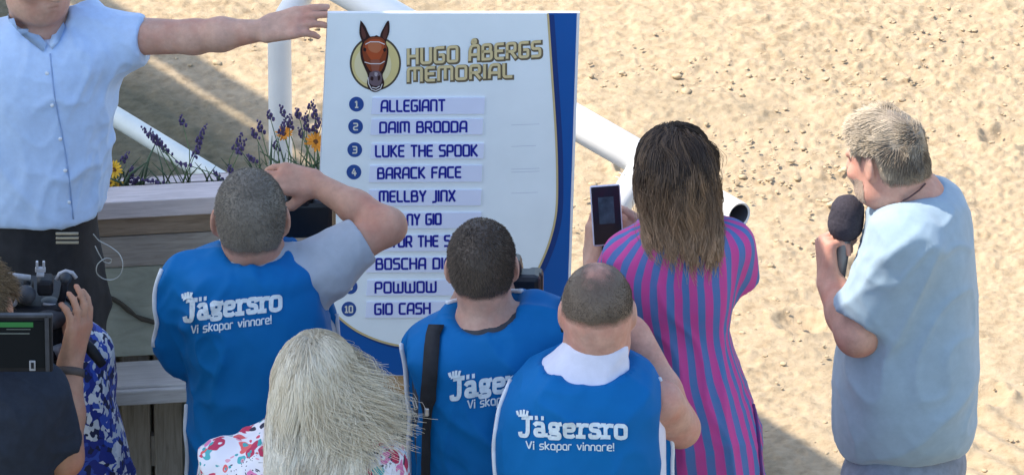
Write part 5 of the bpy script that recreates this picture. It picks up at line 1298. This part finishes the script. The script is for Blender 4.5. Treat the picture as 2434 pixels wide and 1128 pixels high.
# ------------------------------------------------------------------ woman in the blue and white dress behind the camera
def woman_blue():
    P, root = person('dark haired woman in a navy and white patterned dress behind the video camera', 190, -.95)
    H = Head(P(100, 775, .0), 70, 5, 0, .82)
    rows = P.rows([(770, 125, 205, .05), (785, 75, 224, .08), (815, 55, 238, .1), (870, 60, 252, .12), (960, 65, 273, .13), (1050, 60, 297, .14), (1128, 50, 315, .15), (1300, 30, 345, .17), (1500, 20, 370, .18)])
    lo, hi = P(-60, 1560, 0) + (0, -.36, 0), P(400, 570, .2) + (0, .1, 0.21)
    F = Field(lo, hi, .007); F.loft(rows, grow=-.02); H.build(F); F.rc(P(104, 730, .0), P(140, 800, .0), .047, .056, .03)
    for s, xs in ((-1, 75), (1, 222)): F.rc(P(xs, 830, .02), P(xs + s * 4, 980, .12), .038, .034, .02); F.rc(P(xs + s * 4, 980, .12), P(xs - s * 40, 950, .28), .034, .024, .02); hand(F, P(xs - s * 40, 950, .28), (-s * .4, .5, .7), (-s, .2, 0), s, (35, 30, 20), sc=.92)
    body, V, Q = surf('body', F, SK2, root)
    m = bpy.data.materials.new('navy_white_print'); t, b = nodes(m); co = coord(t)
    nz = t.nodes.new('ShaderNodeTexNoise'); nz.inputs['Scale'].default_value = 30; t.links.new(co, nz.inputs['Vector']); wv = mixc(t, .05, co, nz.outputs['Color'], 'ADD')
    v = t.nodes.new('ShaderNodeTexVoronoi'); v.inputs['Scale'].default_value = 62; t.links.new(wv, v.inputs['Vector'])
    sp = t.nodes.new('ShaderNodeSeparateColor'); t.links.new(v.outputs['Color'], sp.inputs[0])
    t.links.new(ramp(t, sp.outputs[0], [(0, (.012, .025, .20)), (.30, (.03, .07, .36)), (.50, (.55, .57, .58)), (.72, (.010, .013, .05)), (.86, (.70, .70, .68))], 'CONSTANT'), b.inputs['Base Color']); b.inputs['Roughness'].default_value = .8
    T = Field(lo, hi, .007); T.loft(rows, grow=.003); T.rc(P(222, 830, .01), P(228, 900, .05), .045, .045, .03, cap=.0); T.ell(P(140, 765, .04), (.055, .08, .03), sub=True)
    surf('dress', T, m, root, 1, dict(amp=.010, f=(10, 8, 3), seed=141))
    hm = hairmat('black_hair', (.006, .006, .008), (.02, .017, .015), .8); cap, cv, cq, ci = hair_cap('hair', (V, Q), H, .007, hm, root, tone=.3); stubble(cap, cv, cq, ci, 2500, .012, (0, -.1, -1.6), hm, (.1, .9), .001, 15)
    c = np.array([P(190, 1300)[0], 0, 0]); G = Field(c + (-.25, -.2, 0), c + (.25, .2, .6), .011)
    for q in (-1, 1): G.rc(c + (q * .075, 0, .55), c + (q * .07, -.01, .07), .055, .034, .02)
    surf('lower_legs', G, SK2, root)
    for q in (-1, 1): MB().ball(c + (q * .07, .05, .035), (.038, .11, .036), 12).build('shoe', M_shoe, root, True)
woman_blue()

# ------------------------------------------------------------------ camera operator and the video camera
def man_operator():
    P, root = person('camera operator in a dark navy shirt, bare forearm up to the video camera', 0, -1.45)
    H = Head(P(-72, 735, .02), 80, 4, 0, .98)
    rows = P.rows([(850, -85, 20, .06), (866, -130, 70, .09), (885, -160, 108, .11), (915, -175, 132, .125), (960, -180, 138, .135), (1040, -178, 132, .14), (1128, -175, 128, .14), (1290, -172, 128, .145)])
    lo, hi = P(-260, 1300, 0) + (0, -.32, 0), P(290, 570, .3) + (0, .15, 0.21)
    F = Field(lo, hi, .0048); F.loft(rows, grow=-.022); H.build(F); F.rc(P(-38, 735, .0), P(-36, 860, .0), .056, .066, .03)
    sh, el, wr = P(100, 930, .0), P(148, 1085, .04), P(166, 862, .15); F.rc(sh, el, .048, .043, .02); F.rc(el, el * .55 + wr * .45, .043, .039, .02); F.rc(el * .55 + wr * .45, wr, .039, .028, .02)
    hand(F, wr, (.26, .10, 1.0), (-.75, .55, .1), 1, [(10, 22, 20), (12, 24, 20), (14, 26, 22), (18, 28, 22)], (.75, -.1, .75, .9, -.1, .5), 1.03)
    F.rc(P(-150, 930, .0), P(-170, 1060, .12), .048, .043, .02); F.rc(P(-170, 1060, .12), P(-60, 930, .24), .043, .028, .02); hand(F, P(-60, 930, .24), (.6, .3, .6), (.6, 0, -.5), -1, (35, 30, 20))
    body, V, Q = surf('body', F, SK4, root)
    hm = hairmat('sandy_hair', (.10, .065, .035), (.42, .30, .17), .45); cap, cv, cq, ci = hair_cap('hair', (V, Q), H, .012, hm, root, tone=.4); stubble(cap, cv, cq, ci, 5000, .022, (.1, 0, -.6), hm, (.1, .9), .0008, 16)
    T = Field(lo, hi, .006); T.loft(rows, grow=.004); T.rc(P(92, 925, .0), P(138, 1050, .03), .064, .056, .04, cap=.0); T.rc(P(-150, 930, .0), P(-165, 1030, .08), .06, .056, .04, cap=.0); T.ell(P(-38, 838, .03), (.062, .085, .04), sub=True)
    surf('shirt', T, simple('dark_navy_shirt', (.014, .02, .034), .85, .2, 40, .2, 300, .001), root, 1, dict(amp=.010, f=(10, 8, 5), seed=151, dirv=.5))
    c = wr * .9 + el * .1; u = (wr - el) / np.linalg.norm(wr - el); MB().tube([c - u * .009, c - u * .008, c + u * .008, c + u * .009], [.030, .0335, .0325, .029], 20).build('wristband', simple('wristband', (.08, .06, .05), .6), root, True)
    legs(root, float(P(-20, 900)[0]), 0, .9, .17, M_jean, M_shoe, 90)
    # the camera on his shoulder, with its monitor towards us
    y = P.y + .20
    o = at_y(60, 800, y); root2 = empty('video_camera', o, 'shoulder video camera with a lit monitor, handle and cables at the left edge', 'video camera')
    L = lambda px, py, dy=0.0: at_y(px, py, y + dy) - o
    dk = simple('rig_dark', (.012, .013, .017), .6, .3, 40, .1, 100, .001, .25); gm = simple('rig_grey', (.045, .05, .06), .5, .3, 30, .1, 100, .001, .3); lt = simple('rig_pale', (.34, .35, .38), .35, .25, 60)
    tl = simple('rig_steel_blue', (.03, .038, .05), .5, .4, 25)
    MB().box(L(85, 800, .10), (.13, .20, .15), None, .012).box(L(70, 716, .08), (.15, .18, .05), None, .012).build('body', dk, root2)
    MB().tube([L(118, 770, .15), L(122, 764, .25), L(122, 764, .251), L(126, 758, .36)], [.045, .045, .052, .055], 24).build('lens', tl, root2, True)
    for k in range(3): MB().tube([L(103, 722 + k * 9, .0), L(150, 726 + k * 9, .02)], .0028, 8).build('lens_ring', lt, root2, True)
    MB().ball(L(118, 742, .03), (.05, .06, .03), 16).build('lens_hood', gm, root2, True)
    MB().tube([L(4, 652, .02), L(72, 660, .03)], .0065, 12).build('top_handle', lt, root2, True); MB().tube([L(10, 665, .03), L(12, 700, .04)], .008, 10).build('handle_post', dk, root2, True); MB().tube([L(64, 668, .03), L(66, 700, .04)], .008, 10).build('handle_post', dk, root2, True)
    MB().box(L(40, 690, .03), (.07, .06, .034), None, .008).build('viewfinder', dk, root2); MB().ball(L(62, 700, .0), (.021, .022, .021), 14).build('knob', gm, root2, True); MB().ball(L(30, 716, .0), (.012, .012, .012), 12).build('knob', lt, root2, True)
    cp = MB(); cp.box(L(96, 640, .02), (.022, .012, .010), None, .002).box(L(88, 628, .02), (.005, .01, .014), None, .001).box(L(104, 628, .02), (.005, .01, .014), None, .001).box(L(96, 652, .02), (.016, .012, .006), None, .001); cp.build('accessory_shoe', lt, root2)
    MB().box(L(108, 676, .03), (.034, .05, .036), None, .008).build('microphone_mount', dk, root2)
    MB().tube([L(134, 664, .02), L(142, 650, .02), L(156, 644, .02), L(172, 648, .02), L(181, 660, .02)], .0045, 10).build('cable', lt, root2, True); MB().ball(L(156, 658, .02), (.014, .02, .014), 14).build('dial', tl, root2, True); MB().tube([L(156, 660, .02), L(150, 700, .03), L(140, 730, .02)], .008, 10).build('arm', dk, root2, True)
    MB().tube([L(146, 700, .05), L(170, 718, .05), L(172, 750, .04), L(160, 780, .03), L(140, 790, .02)], .004, 8).build('cable', dk, root2, True)
    MB().tube([L(84, 770, -.02), L(104, 790, -.03), L(110, 820, -.03), L(120, 850, -.02)], .0035, 8).build('cable', gm, root2, True)
    MB().tube([L(128, 838, -.01), L(150, 826, .0)], [.014, .012], 14).build('grip_knob', lt, root2, True); MB().tube([L(122, 842, -.01), L(131, 837, -.01)], [.017, .017], 14).build('grip_knob_rim', dk, root2, True)
    MB().tube([L(196, 806, .05), L(216, 830, .04), L(244, 866, .04)], [.010, .0125, .010], 12).build('grip_handle', dk, root2, True)
    fr = MB(); fr.box(L(48, 812, -0.3550), (.135, .022, .128), None, .004); fr.build('monitor', dk, root2)
    MB().box(L(112, 814, -0.3690), (.0085, .012, .128), None, .002).box(L(48, 749, -0.3690), (.135, .012, .0075), None, .002).build('monitor_frame', gm, root2)
    sm = bpy.data.materials.new('monitor_screen'); t, b = nodes(sm); co = coord(t); b.inputs['Base Color'].default_value = (.008, .010, .012, 1); b.inputs['Roughness'].default_value = .6; b.inputs['Specular IOR Level'].default_value = .1
    sp = t.nodes.new('ShaderNodeSeparateXYZ'); t.links.new(co, sp.inputs[0]); n = noise(t, coord(t, (9, 9, 30)), 6, 2)
    MB().box(L(46, 818, -0.3675), (.118, .003, .105)).build('screen', sm, root2)
    gl = bpy.data.materials.new('green_display_bar'); t, b = nodes(gl); b.inputs['Base Color'].default_value = (.01, .09, .025, 1); b.inputs['Emission Color'].default_value = (.05, .5, .12, 1); b.inputs['Emission Strength'].default_value = .05
    MB().box(L(34, 771, -0.3695), (.078, .001, .011)).build('level_bar', gl, root2)
    MB().box(L(30, 792, -0.3695), (.07, .001, .003)).box(L(44, 782, -0.3695), (.05, .001, .002)).build('display_line', simple('display_grey', (.1, .12, .11), .4), root2)
    MB().tube([L(95, 820, -.34), L(100, 815, -.18), L(90, 790, .02)], .009, 10).build('monitor_arm', dk, root2, True)
    tg = MB(); tg.box(L(77, 868, -0.3710), (.013, .003, .023), None, .001); tg.build('marker_plate', lt, root2); MB().box(L(77, 868, -0.3735), (.006, .002, .013)).build('marker_hole', dk, root2)
man_operator()
